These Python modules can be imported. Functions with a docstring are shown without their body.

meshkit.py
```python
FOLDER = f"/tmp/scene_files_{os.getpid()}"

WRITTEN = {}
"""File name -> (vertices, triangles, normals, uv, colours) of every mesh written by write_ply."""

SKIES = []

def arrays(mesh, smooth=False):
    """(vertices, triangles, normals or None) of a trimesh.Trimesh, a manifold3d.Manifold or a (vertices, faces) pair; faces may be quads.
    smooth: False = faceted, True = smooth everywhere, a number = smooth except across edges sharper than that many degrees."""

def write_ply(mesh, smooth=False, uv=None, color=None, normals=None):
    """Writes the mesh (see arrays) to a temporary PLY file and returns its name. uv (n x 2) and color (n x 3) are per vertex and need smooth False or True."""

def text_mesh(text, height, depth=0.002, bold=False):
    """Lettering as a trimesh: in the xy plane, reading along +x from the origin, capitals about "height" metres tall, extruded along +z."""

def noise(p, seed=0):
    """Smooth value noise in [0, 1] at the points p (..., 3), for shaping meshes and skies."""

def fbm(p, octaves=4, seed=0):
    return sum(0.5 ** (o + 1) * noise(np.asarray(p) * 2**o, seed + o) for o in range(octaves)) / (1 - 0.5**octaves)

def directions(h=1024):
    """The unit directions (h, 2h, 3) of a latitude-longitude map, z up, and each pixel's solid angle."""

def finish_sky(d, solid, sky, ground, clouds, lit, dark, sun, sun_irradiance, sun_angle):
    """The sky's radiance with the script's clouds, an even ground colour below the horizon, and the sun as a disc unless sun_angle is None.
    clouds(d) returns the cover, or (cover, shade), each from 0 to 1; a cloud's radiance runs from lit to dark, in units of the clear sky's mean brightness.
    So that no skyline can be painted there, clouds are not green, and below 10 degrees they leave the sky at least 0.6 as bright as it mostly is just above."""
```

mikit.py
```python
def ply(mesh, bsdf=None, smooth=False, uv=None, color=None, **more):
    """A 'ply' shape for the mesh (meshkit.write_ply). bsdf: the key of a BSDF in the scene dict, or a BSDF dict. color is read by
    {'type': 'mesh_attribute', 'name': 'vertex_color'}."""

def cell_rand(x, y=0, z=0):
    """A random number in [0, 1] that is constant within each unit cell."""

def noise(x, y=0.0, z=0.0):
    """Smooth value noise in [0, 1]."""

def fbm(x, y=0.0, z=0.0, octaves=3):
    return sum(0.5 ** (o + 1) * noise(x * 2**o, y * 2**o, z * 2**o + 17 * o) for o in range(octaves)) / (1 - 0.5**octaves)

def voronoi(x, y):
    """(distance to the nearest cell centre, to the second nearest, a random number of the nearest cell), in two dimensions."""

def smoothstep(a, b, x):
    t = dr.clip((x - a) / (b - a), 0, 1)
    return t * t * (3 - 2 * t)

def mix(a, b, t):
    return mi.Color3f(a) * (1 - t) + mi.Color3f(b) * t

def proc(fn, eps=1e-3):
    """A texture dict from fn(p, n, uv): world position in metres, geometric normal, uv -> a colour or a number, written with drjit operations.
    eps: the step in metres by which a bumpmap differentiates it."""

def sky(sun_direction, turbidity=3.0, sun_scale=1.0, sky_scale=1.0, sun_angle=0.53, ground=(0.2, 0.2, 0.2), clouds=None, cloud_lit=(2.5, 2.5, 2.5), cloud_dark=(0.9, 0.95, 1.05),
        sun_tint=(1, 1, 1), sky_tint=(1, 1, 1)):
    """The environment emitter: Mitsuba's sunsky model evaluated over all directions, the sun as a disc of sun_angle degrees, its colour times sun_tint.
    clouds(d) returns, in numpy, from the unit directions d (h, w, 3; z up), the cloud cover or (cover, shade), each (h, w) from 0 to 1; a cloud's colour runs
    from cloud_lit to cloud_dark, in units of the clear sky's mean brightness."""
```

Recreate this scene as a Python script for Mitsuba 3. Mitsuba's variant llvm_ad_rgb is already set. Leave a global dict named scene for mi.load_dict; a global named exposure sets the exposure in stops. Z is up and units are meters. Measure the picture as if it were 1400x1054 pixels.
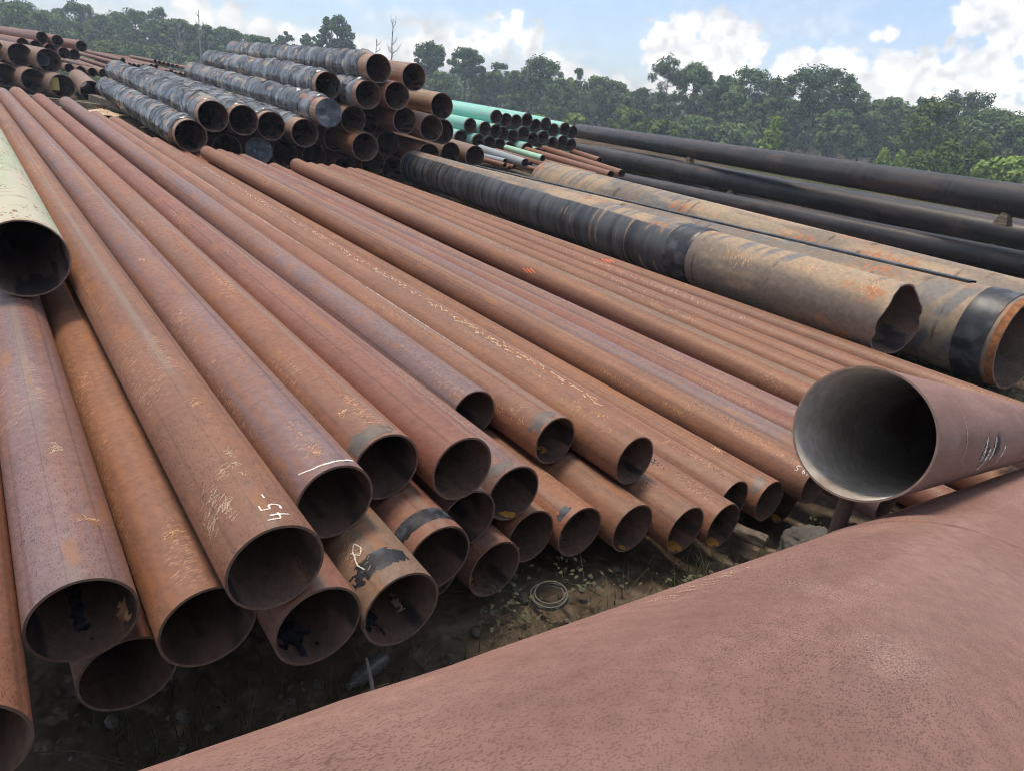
import math, random
import numpy as np
import trimesh
import drjit as dr
import mitsuba as mi
import mikit, meshkit
from mikit import proc, noise, fbm, smoothstep, mix, cell_rand

T = mi.ScalarTransform4f
scene, labels = {}, {}
ZC = 1.70                       # camera height; every position below is metres, z up

# ------------------------------------------------------------------ camera
F_PX, ROLL, HORIZON = 955.0, math.radians(6.3), 125.0      # lens of the photograph, in its own 1400 x 1054 pixels
pitch = math.atan((527 - HORIZON) * math.cos(ROLL) / F_PX)
FW = np.array([0, math.cos(pitch), -math.sin(pitch)])
up0 = np.array([0, math.sin(pitch), math.cos(pitch)]); rt0 = np.array([1.0, 0, 0])
UP = -math.sin(ROLL) * rt0 + math.cos(ROLL) * up0
scene['camera'] = {'type': 'perspective', 'fov': math.degrees(2 * math.atan(700 / F_PX)), 'fov_axis': 'x', 'near_clip': 0.02, 'far_clip': 9000.0,
                   'to_world': T().look_at(origin=[0, 0, ZC], target=[float(FW[0]), float(FW[1]), float(ZC + FW[2])], up=[float(x) for x in UP])}

# ------------------------------------------------------------------ sky
SUN = (-0.22, 0.16, 0.96)
CUMULUS = [  # azimuth, elevation, radius in degrees
    (-3.2, 4.1, 1.3), (-2.6, 5.0, .7), (-1.6, 3.3, 1.3), (0.4, 2.3, 1.1), (1.6, 1.6, 1.1), (3.6, 1.0, 1.2), (5.5, .7, 1.4), (-4.6, 3.2, 1.6), (-6.6, 2.4, 1.8), (-9.5, 2.0, 1.8), (-13, 1.2, 2.0),
    (7.6, 4.3, 1.2), (7.9, 5.2, .8), (9.4, 5.1, 1.4), (10.0, 5.7, .9), (11.8, 5.2, 1.4), (12.3, 5.8, .8), (13.6, 5.0, 1.2), (14.6, 4.1, 1.2), (8.2, 3.0, 1.6), (10.5, 3.2, 2.2), (13, 3.0, 2.2), (9, 1.2, 2.2), (13, 1, 2.4),
    (17, 3.0, 1.7), (18.4, 4.1, 1.0), (19.8, 4.4, 1.1), (21.0, 3.6, 1.6), (24, 3.2, 2.2), (27, 3.2, 2.4), (30, 3.4, 2.6), (33, 3, 2.6), (20, 1.5, 2.6), (25, 1, 2.6),
    (23.0, 6.0, .55), (22.2, 5.8, .5), (27.2, 7.2, 1.2), (28.0, 8.0, 1.0), (29.6, 7.6, 1.5), (31.5, 7.6, 1.8), (29.4, 5.8, .9), (31, 5.6, 1.2),
    (-24.4, 2.4, 1.2), (-25.3, 3.1, .8), (-22.6, 2.6, 1.0), (-20.6, 2.3, 1.1), (-18.8, 2.4, .9), (-17.4, 1.9, 1.1), (-15.6, 1.5, 1.2), (-27, 1.2, 1.5)]
def clouds(d):
    az, el = np.degrees(np.arctan2(d[..., 0], d[..., 1])), np.degrees(np.arcsin(np.clip(d[..., 2], -1, 1)))
    q = np.stack([az, el * 1.15, 0 * az], -1)
    n1, n2 = meshkit.fbm(q * .9 + 40, 5, 3), meshkit.fbm(q * 2.3 + 11, 4, 9)
    near = (np.abs(az) < 60) & (el < 16)
    field = np.full(az.shape, -9.0)
    for a, e, r in CUMULUS:
        field = np.maximum(field, 1 - np.hypot((az - a) * np.cos(np.radians(el)), (el - e) * 1.12) / r)
    body = np.clip((field + 1.9 * (n1 - .5) + .8 * (n2 - .5) + .03) / .22, 0, 1) ** .8
    veil_n = meshkit.fbm(np.stack([az * .16, el * .5, 0 * az], -1) + 7, 4, 5)
    left = 1 / (1 + np.exp((az + 1) / 2.5))
    veil = np.clip((veil_n - .40) / .35, 0, 1) * (.30 + .45 * left) + .10
    dome = np.clip((meshkit.fbm(d * [5, 5, 9] + 20, 5, 2) - .47) / .12, 0, 1)
    w = np.clip((np.maximum(np.abs(az) - 45, (el - 9.5) * 2.2)) / 8, 0, 1)
    cover = np.maximum(body * (1 - w), np.maximum(veil, dome * w * .9))
    shade = np.clip(.38 + 1.9 * (n1 - .5) + 1.3 * (n2 - .5) - .5 * np.clip(field, -.2, 1) + .25 * (1 - body), 0, 1)
    return cover, shade
scene['sky'] = mikit.sky(SUN, turbidity=4.0, sun_scale=0.50, sky_scale=1.1, sun_angle=14, clouds=clouds, cloud_lit=(2.1, 2.12, 2.15), cloud_dark=(1.35, 1.43, 1.55), ground=(.16, .13, .1))
exposure = 2.2

# ------------------------------------------------------------------ materials
def principled(color, rough=.6, spec=.4, bump=None, **more):
    b = {'type': 'principled', 'base_color': color if isinstance(color, dict) else {'type': 'rgb', 'value': list(color)}, 'roughness': rough, 'specular': spec, **more}
    if bump:
        b = {'type': 'bumpmap', 'arbitrary': {**bump[0]}, 'scale': bump[1], 'bsdf': b}
    return {'type': 'twosided', 'bsdf': b}
def pick(i, cols):
    c = mi.Color3f(cols[0])
    for k in range(1, len(cols)):
        c = dr.select(i > k - .5, mi.Color3f(cols[k]), c)
    return c
def split(uv, R):
    """metres along the pipe, two seamless coordinates round it, tint and seed of the pipe"""
    tint = dr.floor(uv.x / 24); s = uv.x - 24 * tint; seed = dr.floor(uv.y + .5)
    a = uv.y * 2 * math.pi
    return s, R * dr.cos(a), R * dr.sin(a), tint, seed * 7.31
#            orange            lavender          red               brown             pale tan          dusty pink        violet brown      grey brown
TINT_A = [(0.225, 0.096, 0.056), (0.175, 0.118, 0.122), (0.205, 0.08, 0.057), (0.185, 0.09, 0.058), (0.29, 0.205, 0.145), (0.215, 0.118, 0.1), (0.175, 0.098, 0.082), (0.175, 0.12, 0.092)]
TINT_B = [(0.205, 0.105, 0.072), (0.205, 0.103, 0.076), (0.2, 0.088, 0.063), (0.225, 0.103, 0.057), (0.2, 0.115, 0.08), (0.19, 0.105, 0.088), (0.205, 0.098, 0.068), (0.21, 0.125, 0.082)]
def seed_of(uv): return dr.floor(uv.y + .5)
def rust(R, pits=1.0, scuff=1.0):
    def fn(p, n, uv):
        s, y, z, tint, o = split(uv, R)
        big = fbm(s * .9 + o * 3.7, y * 7 + o, z * 7, 3)
        streak = fbm(s * .3 + o, y * 34, z * 34 + o, 3)
        t = smoothstep(.36, .64, .55 * big + .45 * streak)
        c = mix(pick(tint, TINT_A), pick(tint, TINT_B), t)
        ring = .5 * fbm(s * 5 + o * 5, y * 3, z * 3, 2) + .5 * noise(s * 130 + 60 * y, y * 5, z * 5)
        fine = fbm(s * 60 + o + y * 90, y * 55, z * 55, 3)
        c = c * (.80 + .40 * ring) * (.78 + .44 * fine)
        low = noise(s * 1.7 + o, y * 6 + 5, z * 6)
        dark = smoothstep(.64, .78, noise(s * 190, y * 330 + o, z * 330)) * smoothstep(.45, .68, low) * pits
        c = mix(c, c * .62, dark)
        m = smoothstep(.60, .76, fbm(s * 2.1 + o * 2, y * 10, z * 10 + 3, 3)) * smoothstep(.54, .70, fbm(s * 240, y * 70 + o, z * 70, 2)) * scuff
        c = mix(c, (.46, .26, .15), m * .55)
        f = uv.y - seed_of(uv); off = dr.abs(f - (.02 + .03 * dr.sin(o)))
        seam = smoothstep(.030, .010, off) * smoothstep(.35, .6, fbm(s * 1.2 + o, y * 20, z * 20, 3))
        c = mix(c, (.20, .155, .125), seam * .55 * scuff)
        run = smoothstep(.62, .74, fbm(s * .22 + o, y * 60 + 4, z * 60, 3))
        c = mix(c, c * .62, run * .6)
        blot = smoothstep(.58, .72, fbm(s * 5 + o, y * 16 + 2, z * 16, 4))
        return mix(c, (.27, .115, .05), blot * .5)
    return proc(fn)
def pitted(R, f=110):
    def fn(p, n, uv):
        s, y, z, tint, o = split(uv, R)
        return fbm(s * f + o, y * f, z * f, 2) + .5 * noise(s * f * .2, y * f * .2, z * f * .2)
    return proc(fn, eps=1.5e-3)
scene['mat_rust'] = principled(rust(.11), .55, .45, bump=(pitted(.11), .0012))
scene['mat_rust_wide'] = principled(rust(.36, .5, .15), .66, .3, bump=(pitted(.36, 60), .0016))
scene['mat_rust_far'] = principled(rust(.25, 0, .6), .52, .5)
def dusty(p, n, uv):
    s, y, z, tint, o = split(uv, .36)
    c = mix((.185, .098, .078), (.225, .130, .108), smoothstep(.3, .7, fbm(s * 3, y * 5, z * 5, 4)))
    c = c * (.82 + .36 * fbm(s * .7 + 2, y * 14, z * 14, 4))
    worm = .7 * noise(s * 560, y * 780, z * 780) + .3 * noise(s * 240 + 5, y * 300, z * 300)
    c = mix(c, (.085, .040, .034), smoothstep(.52, .68, worm) * (.25 + .75 * smoothstep(.25, .6, fbm(s * 2.2 + 3, y * 3, z * 3, 2))) * .75)
    c = c * (.82 + .36 * fbm(s * 60, y * 60, z * 60, 2))
    pale = smoothstep(.62, .80, fbm(s * 5 + 8, y * 8, z * 8, 3)) * smoothstep(.45, .7, noise(s * 700, y * 700, z * 700))
    return mix(c, (.36, .26, .23), pale * .45)
scene['mat_dusty'] = principled(proc(dusty), .60, .4, bump=(pitted(.36, 120), .0010))
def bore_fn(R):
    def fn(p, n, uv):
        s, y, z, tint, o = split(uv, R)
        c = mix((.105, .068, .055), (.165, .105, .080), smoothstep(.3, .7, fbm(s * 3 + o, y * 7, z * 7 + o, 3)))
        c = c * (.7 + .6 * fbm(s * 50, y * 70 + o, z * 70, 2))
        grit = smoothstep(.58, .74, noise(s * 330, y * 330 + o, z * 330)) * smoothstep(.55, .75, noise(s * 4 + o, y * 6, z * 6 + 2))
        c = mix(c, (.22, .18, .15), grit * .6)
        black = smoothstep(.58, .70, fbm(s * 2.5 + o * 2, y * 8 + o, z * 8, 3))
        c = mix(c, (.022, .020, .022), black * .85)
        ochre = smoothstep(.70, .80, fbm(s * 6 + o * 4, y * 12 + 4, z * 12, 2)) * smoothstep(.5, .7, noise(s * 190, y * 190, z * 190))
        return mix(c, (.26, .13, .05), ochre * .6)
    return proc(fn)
scene['mat_bore'] = principled(bore_fn(.11), .75, .25)
scene['mat_bore_wide'] = principled(bore_fn(.25), .75, .25)
def pale_bore(p, n, uv):
    s, y, z, tint, o = split(uv, .14)
    c = mix((.36, .34, .31), (.48, .46, .43), smoothstep(.3, .7, fbm(s * 3, y * 9, z * 9, 3)))
    return mix(c, (.20, .11, .08), smoothstep(.50, .66, fbm(s * 2 + 4, y * 5 + 2, z * 5, 3)) * .8) * (.75 + .5 * fbm(s * 60, y * 60, z * 60, 2))
scene['mat_bore_pale'] = principled(proc(pale_bore), .6, .35)
scene['mat_rim'] = principled(proc(lambda p, n, uv: mix((.13, .085, .07), (.27, .19, .15), fbm(p.x * 60, p.y * 60, p.z * 60, 2))), .55, .4)
def wrap_fn(p, n, uv):
    s, y, z, tint, o = split(uv, .25)
    a = fbm(s * 2.2 + o, y * 5, z * 5 + o, 3)
    c = mix((.025, .028, .034), (.072, .079, .090), smoothstep(.35, .65, fbm(s * 9 + o, y * 2.5, z * 2.5, 3)))
    c = mix(c, (.20, .215, .235), smoothstep(.48, .72, noise(s * 5.5 + o, y * .9, z * .9)) * .75)
    c = mix(c, (.010, .010, .013), smoothstep(.58, .70, noise(s * 15 + o, y * 1.2, z * 1.2)) * .85)
    c = mix(c, (.30, .22, .14), smoothstep(.57, .66, a) * smoothstep(.42, .56, fbm(s * 14, y * 5, z * 5 + o, 3)) * .85)
    c = mix(c, (.30, .12, .05), smoothstep(.72, .77, fbm(s * 3 + o * 3, y * 6 + 9, z * 6, 3)) * .8)
    return mix(c, (.17, .18, .20), smoothstep(.56, .70, fbm(s * 4 + o, y * 9, z * 9, 3)) * .35)
scene['mat_wrap'] = principled(proc(wrap_fn), .24, .9)
def weathered(p, n, uv):                                      # bare brown steel with grey scale, ribbed by an old wrapping
    s, y, z, tint, o = split(uv, .40)
    c = mix((.175, .145, .120), (.330, .245, .165), smoothstep(.35, .65, fbm(s * .8 + o, y * 3, z * 3 + o, 3)))
    rib = smoothstep(.42, .66, noise((s + .45 * y) * 15 + o, y * .7, z * .7))
    c = mix(c, (.135, .143, .155), rib * smoothstep(.40, .62, fbm(s * .5 + o + 2, y * 2.2, z * 2.2, 2)) * .85)
    c = mix(c, (.36, .15, .065), smoothstep(.52, .70, fbm(s * 1.5 + o * 2, y * 3.5 + 5, z * 3.5, 5)) * smoothstep(.35, .6, fbm(s * 22, y * 8, z * 8, 3)) * .95)
    c = mix(c, (.33, .26, .17), smoothstep(.58, .70, fbm(s * 1.1 + o, y * 4 + 1, z * 4 + 7, 3)) * .6)
    line = smoothstep(.72, .80, noise(s * 16 + o, y * .8, z * .8)) * smoothstep(.4, .6, fbm(s * 3, y * 6, z * 6, 2))
    c = mix(c, (.07, .045, .035), line * .7)
    return c * (.75 + .5 * fbm(s * 30, y * 30, z * 30, 2))
scene['mat_weathered'] = principled(proc(weathered), .6, .35)
def tar_fn(p, n, uv):                                         # black coal-tar coating scraped through to brown in strips round the pipe
    s, y, z, tint, o = split(uv, .40)
    c = mix((.022, .025, .030), (.060, .066, .076), smoothstep(.35, .65, fbm(s * 10, y * 1.5, z * 1.5, 3)))
    rib = smoothstep(.4, .7, noise(s * 18, y * .5, z * .5))
    c = mix(c, (.085, .088, .092), rib * .5)
    strip = smoothstep(.54, .66, noise(s * 24, y * 1.5, z * 1.5)) * smoothstep(.44, .60, fbm(s * .9 + 3.4, y * 3.5, z * 3.5, 3)) * (.25 + .75 * smoothstep(5.6, 4.4, s))
    return mix(c, (.24, .165, .105), strip * .9)
scene['mat_tar'] = principled(proc(tar_fn), .42, .5)
def black_fn(p, n, uv):
    s, y, z, tint, o = split(uv, .28)
    c = mix((.026, .025, .028), (.046, .041, .043), smoothstep(.35, .7, fbm(s * .9 + o, y * 5, z * 5, 3)))
    c = mix(c, (.10, .058, .045), smoothstep(.56, .76, fbm(s * 1.3 + o * 2, y * 4, z * 4 + 2, 4)) * .5)
    drip = smoothstep(.5, .75, noise(s * 22 + o, y * 2, z * 2)) * smoothstep(.4, .65, fbm(s * .8 + o, y * 4 + 3, z * 4, 2))
    return mix(c, (.060, .062, .070), drip * .3) * (.85 + .3 * fbm(s * 60, y * 60, z * 60, 2))
scene['mat_black'] = principled(proc(black_fn), .42, .42)
def green_fn(p, n, uv):
    s, y, z, tint, o = split(uv, .22)
    c = mix((.20, .48, .42), (.26, .55, .48), fbm(s * .8 + o, y * 4, z * 4, 3))
    return mix(c, (.34, .42, .36), smoothstep(.60, .72, fbm(s * 2 + o, y * 5, z * 5, 3)) * .5)
scene['mat_green'] = principled(proc(green_fn), .5, .4)
def lichen_fn(p, n, uv):                                      # pale green paint, cracked round the pipe and rusting through
    s, y, z, tint, o = split(uv, .16)
    c = mix((.36, .40, .28), (.44, .41, .32), smoothstep(.3, .7, fbm(s * 2, y * 6, z * 6, 3)))
    crack = smoothstep(.58, .70, fbm(s * 60, y * 6, z * 6, 3)) * smoothstep(.34, .58, fbm(s * 5 + 2, y * 9, z * 9, 2))
    c = mix(c, (.20, .15, .08), crack * .75)
    return mix(c, (.18, .10, .06), smoothstep(.66, .72, noise(s * 60, y * 60, z * 60)) * smoothstep(.5, .7, noise(s * 6, y * 8, z * 8)) * .9)
scene['mat_lichen'] = principled(proc(lichen_fn), .6, .35)
scene['mat_grey_pipe'] = principled(proc(lambda p, n, uv: mix((.24, .28, .31), (.33, .37, .40), fbm(p.x * 3, p.y * 3, p.z * 9, 3))), .5, .4)
scene['mat_pale_green'] = principled((.33, .55, .41), .5, .4)
def cap_fn(p, n, uv):
    q = fbm(p.x * 7, p.y * 7, p.z * 7, 4)
    c = mix((.050, .062, .078), (.135, .155, .180), smoothstep(.35, .7, q))
    return mix(c, (.30, .32, .33), smoothstep(.63, .72, fbm(p.x * 11 + 4, p.y * 11, p.z * 11, 4)) * .7)
scene['mat_cap'] = principled(proc(cap_fn), .45, .5)
scene['mat_chalk'] = principled((.72, .68, .64), .9, .1)
scene['mat_dust'] = principled(proc(lambda p, n, uv: mix((.40, .27, .18), (.62, .50, .38), noise(p.x * 40, p.y * 40, p.z * 40))), .9, .1)
scene['mat_scrape'] = principled(proc(lambda p, n, uv: mix((.36, .17, .07), (.62, .40, .24), smoothstep(.3, .7, fbm(p.x * 70, p.y * 70, p.z * 70, 2)))), .7, .3)
scene['mat_scorch'] = principled(proc(lambda p, n, uv: mix((.014, .015, .020), (.060, .072, .095), smoothstep(.45, .75, fbm(p.x * 25, p.y * 25, p.z * 25, 3)))), .5, .4)
scene['mat_bluing'] = principled(proc(lambda p, n, uv: mix((.10, .088, .085), (.16, .115, .09), smoothstep(.3, .7, fbm(p.x * 25, p.y * 25, p.z * 25, 3)))), .5, .5)
scene['mat_orange_paint'] = principled((.75, .16, .07), .7, .3)
scene['mat_yellow'] = principled((.55, .45, .15), .7, .3)
def wood_fn(p, n, uv):
    g = fbm(p.x * 9, p.y * 9, p.z * 40, 3)
    return mix((.085, .068, .052), (.19, .155, .12), smoothstep(.3, .7, g)) * (.7 + .6 * noise(p.x * 60, p.y * 60, p.z * 60))
scene['mat_wood'] = principled(proc(wood_fn), .85, .2)
def stone_fn(p, n, uv):
    return mix((.05, .045, .04), (.13, .12, .105), fbm(p.x * 18, p.y * 18, p.z * 18, 4))
scene['mat_stone'] = principled(proc(stone_fn), .9, .2)
def dirt_fn(p, n, uv):
    a = fbm(p.x * .9, p.y * .9, 0., 4)
    c = mix((.055, .043, .033), (.10, .077, .057), smoothstep(.35, .65, a))
    c = mix(c, (.11, .088, .062), smoothstep(.62, .74, fbm(p.x * .22 + 9, p.y * .22, 1., 3)) * .7)
    c = mix(c, (.035, .050, .018), smoothstep(.55, .65, fbm(p.x * .35, p.y * .35 + 5, 2., 4)) * .7)
    clod = fbm(p.x * 23, p.y * 23, p.z * 23, 4)
    c = mix(c, (.13, .10, .075), smoothstep(.60, .70, clod) * .7)
    return c * (.5 + 1.0 * clod)
scene['mat_dirt'] = principled(proc(dirt_fn), .95, .1, bump=(proc(lambda p, n, uv: fbm(p.x * 30, p.y * 30, p.z * 30, 3), eps=6e-3), .02))
def leaf_mat(a, b):
    return {'type': 'twosided', 'bsdf': {'type': 'diffuse', 'reflectance': proc(lambda p, n, uv: mix(a, b, smoothstep(.25, .75, noise(p.x * .9, p.y * .9, p.z * .9))) * (.7 + .6 * noise(p.x * 4, p.y * 4, p.z * 4)))}}
scene['mat_leaf_pine'] = leaf_mat((0.081, 0.139, 0.066), (0.131, 0.199, 0.087))
scene['mat_leaf_oak'] = leaf_mat((0.098, 0.157, 0.066), (0.155, 0.22, 0.087))
scene['mat_leaf_dark'] = leaf_mat((0.071, 0.117, 0.062), (0.111, 0.168, 0.078))
scene['mat_leaf_bright'] = leaf_mat((0.177, 0.276, 0.07), (0.254, 0.356, 0.093))
scene['mat_leaf_olive'] = leaf_mat((0.094, 0.139, 0.041), (0.138, 0.185, 0.055))
scene['mat_grass'] = leaf_mat((.030, .048, .020), (.060, .065, .030))
scene['mat_weed_leaf'] = leaf_mat((.050, .060, .036), (.085, .092, .060))
scene['mat_straw'] = leaf_mat((.065, .052, .036), (.115, .092, .062))
scene['mat_bark'] = principled(proc(lambda p, n, uv: mix((.085, .068, .056), (.19, .155, .13), fbm(p.x * 4, p.y * 4, p.z * 1.2, 3))), .9, .2)
scene['mat_deadwood'] = principled((.30, .27, .25), .9, .2)
scene['mat_plastic'] = principled((.09, .09, .09), .35, .5)
scene['mat_hose'] = principled((.10, .10, .08), .55, .4)
scene['mat_tar2'] = principled(proc(lambda p, n, uv: mix((.020, .022, .027), (.075, .084, .098), smoothstep(.4, .75, fbm(p.x * 9, p.y * 9, p.z * 9, 4)))), .42, .5)
scene['mat_yellow_rust'] = principled(proc(lambda p, n, uv: mix((.40, .17, .03), (.58, .31, .07), fbm(p.x * 40, p.y * 40, p.z * 40, 2))), .8, .2)
scene['mat_rust_orange'] = principled(proc(lambda p, n, uv: mix((.20, .085, .04), (.34, .15, .065), smoothstep(.3, .7, fbm(p.x * 30, p.y * 30, p.z * 30, 3)))), .8, .2)

# ------------------------------------------------------------------ helpers
def numbered(name):
    k, i = name, 0
    while k in scene or any(q.startswith(k + '__') for q in USED.get(k, ())) or k in USED:
        i += 1; k = f'{name}_{i:03d}'
    return k
USED = {}
def thing(name, label, cat, group=None, **more):
    k = numbered(name); USED[k] = ()
    labels[k] = {'label': label, 'category': cat, **({'group': group} if group else {}), **more}
    return k
def add(parent, name, shape, label=None, **more):
    k = numbered(f'{parent}__{name}' if parent else name)
    scene[k] = shape
    if label or more:
        labels[k] = {**({'label': label} if label else {}), **more}
    return k
def single(name, shape, label, cat, group=None, **more):
    k = thing(name, label, cat, group, **more); scene[k] = shape
    return k
def grid_faces(n, m):
    i, j = np.meshgrid(np.arange(n - 1), np.arange(m - 1), indexing='ij')
    a = i * m + j
    return np.stack([a, a + 1, a + m + 1, a + m], -1).reshape(-1, 4)
def frame(c, e):
    c, e = np.asarray(c, float), np.asarray(e, float)
    L = np.linalg.norm(e - c); d = (e - c) / L
    a = np.cross(d, [0, 0, 1.0]); a /= np.linalg.norm(a); b = np.cross(a, d)
    return c, d, L, a, b
class Pipe:
    """near end c, far end e, radius R; s = metres from the near end, th = angle from the top, + to the right"""
    def __init__(self, v, tint=0, seed=0, cut=None):
        self.c, self.d, self.L, self.a, self.b = frame(np.array(v[:3]) + [0, 0, ZC], np.array(v[3:6]) + [0, 0, ZC])
        self.R, self.tint, self.seed = v[6], tint, seed % 12
        self.cut = cut or (lambda th: .012 * self.R * (meshkit.fbm(np.stack([np.sin(th) * 4, np.cos(th) * 4, 0 * th + seed], -1), 4, 6) - .5) + .02 * self.R * np.sin(th + seed))
    def at(self, s, th, r=None):
        r = self.R if r is None else r
        s, th = np.broadcast_arrays(np.asarray(s, float), np.asarray(th, float))
        return self.c + s[..., None] * self.d + np.asarray(r)[..., None] * (np.sin(th)[..., None] * self.a + np.cos(th)[..., None] * self.b)
    def tube(self, mat, ns=2, nt=48, r=None, s0=0.0, s1=None, bump=None, flip=False, ss=None, cut=True):
        s1 = self.L if s1 is None else s1
        ss = np.linspace(s0, s1, ns) if ss is None else np.asarray(ss, float)
        th = np.linspace(-np.pi, np.pi, nt + 1) * .9999
        S, TH = np.meshgrid(ss, th, indexing='ij')
        rr = np.full(S.shape, self.R if r is None else r)
        if bump is not None: rr = rr + bump(S, TH)
        P = S.copy()
        if self.cut is not None and cut:
            P = P + self.cut(TH) * np.clip(1 - (S - s0) / .5, 0, 1) if s0 < .01 else P
        v = self.at(P, TH, rr).reshape(-1, 3)
        uv = np.stack([S + 24 * self.tint, TH / (2 * np.pi) + self.seed], -1).reshape(-1, 2)
        f = grid_faces(len(ss), nt + 1)
        if flip: f = f[:, ::-1]
        return mikit.ply((v, f), mat, smooth=True, uv=uv)
    def ring(self, mat, r0, r1, s=0.0, nt=48):
        th = np.linspace(-np.pi, np.pi, nt + 1)
        off = self.cut(th) if self.cut is not None and s == 0 else 0 * th
        v = np.vstack([self.at(s + off, th, np.full(th.shape, r0)), self.at(s + off, th, np.full(th.shape, r1))])
        return mikit.ply((v, grid_faces(2, nt + 1)), mat)
    def disc(self, mat, s, nt=40, r=None, sag=.0):
        th = np.linspace(-np.pi, np.pi, nt + 1); rs = np.array([1, .8, .55, .3, .02]) * (self.R if r is None else r)
        RR, TH = np.meshgrid(rs, th, indexing='ij')
        w = meshkit.fbm(np.stack([RR * np.cos(TH) * 9, RR * np.sin(TH) * 9, 0 * RR + self.seed], -1), 3) - .5
        v = self.at(s + sag * (1 - (RR / rs[0]) ** 2) * (.5 + 1.2 * w), TH, RR).reshape(-1, 3)
        return mikit.ply((v, grid_faces(len(rs), nt + 1)), mat, smooth=True)
    def stroke(self, pts, w):
        """ribbons of paint or chalk lying on the wall; pts = lists of (s, th degrees)"""
        V, Fc, n = [], [], 0
        for line in pts:
            q = np.array([(s, math.radians(t) * self.R) for s, t in line], float)
            seg = np.hypot(*np.diff(q, axis=0).T); k = np.concatenate([[0], np.cumsum(seg)])
            m = max(2, int(k[-1] / .006) + 1); x = np.linspace(0, k[-1], m)
            q = np.stack([np.interp(x, k, q[:, 0]), np.interp(x, k, q[:, 1])], 1)
            t = np.gradient(q, axis=0); t /= np.linalg.norm(t, axis=1, keepdims=True) + 1e-9
            nn = np.stack([-t[:, 1], t[:, 0]], 1)
            ww = w * (.65 + .7 * meshkit.noise(np.stack([x * 90, 0 * x + n, 0 * x], -1)))[:, None]
            L_, R_ = q + nn * ww / 2, q - nn * ww / 2
            for side in (L_, R_): V.append(self.at(side[:, 0], side[:, 1] / self.R, np.full(m, self.R + .0012)))
            f = np.stack([np.arange(m - 1), np.arange(1, m), np.arange(1, m) + m, np.arange(m - 1) + m], 1) + n
            Fc.append(f); n += 2 * m
        return np.vstack(V), np.vstack(Fc)
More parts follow.
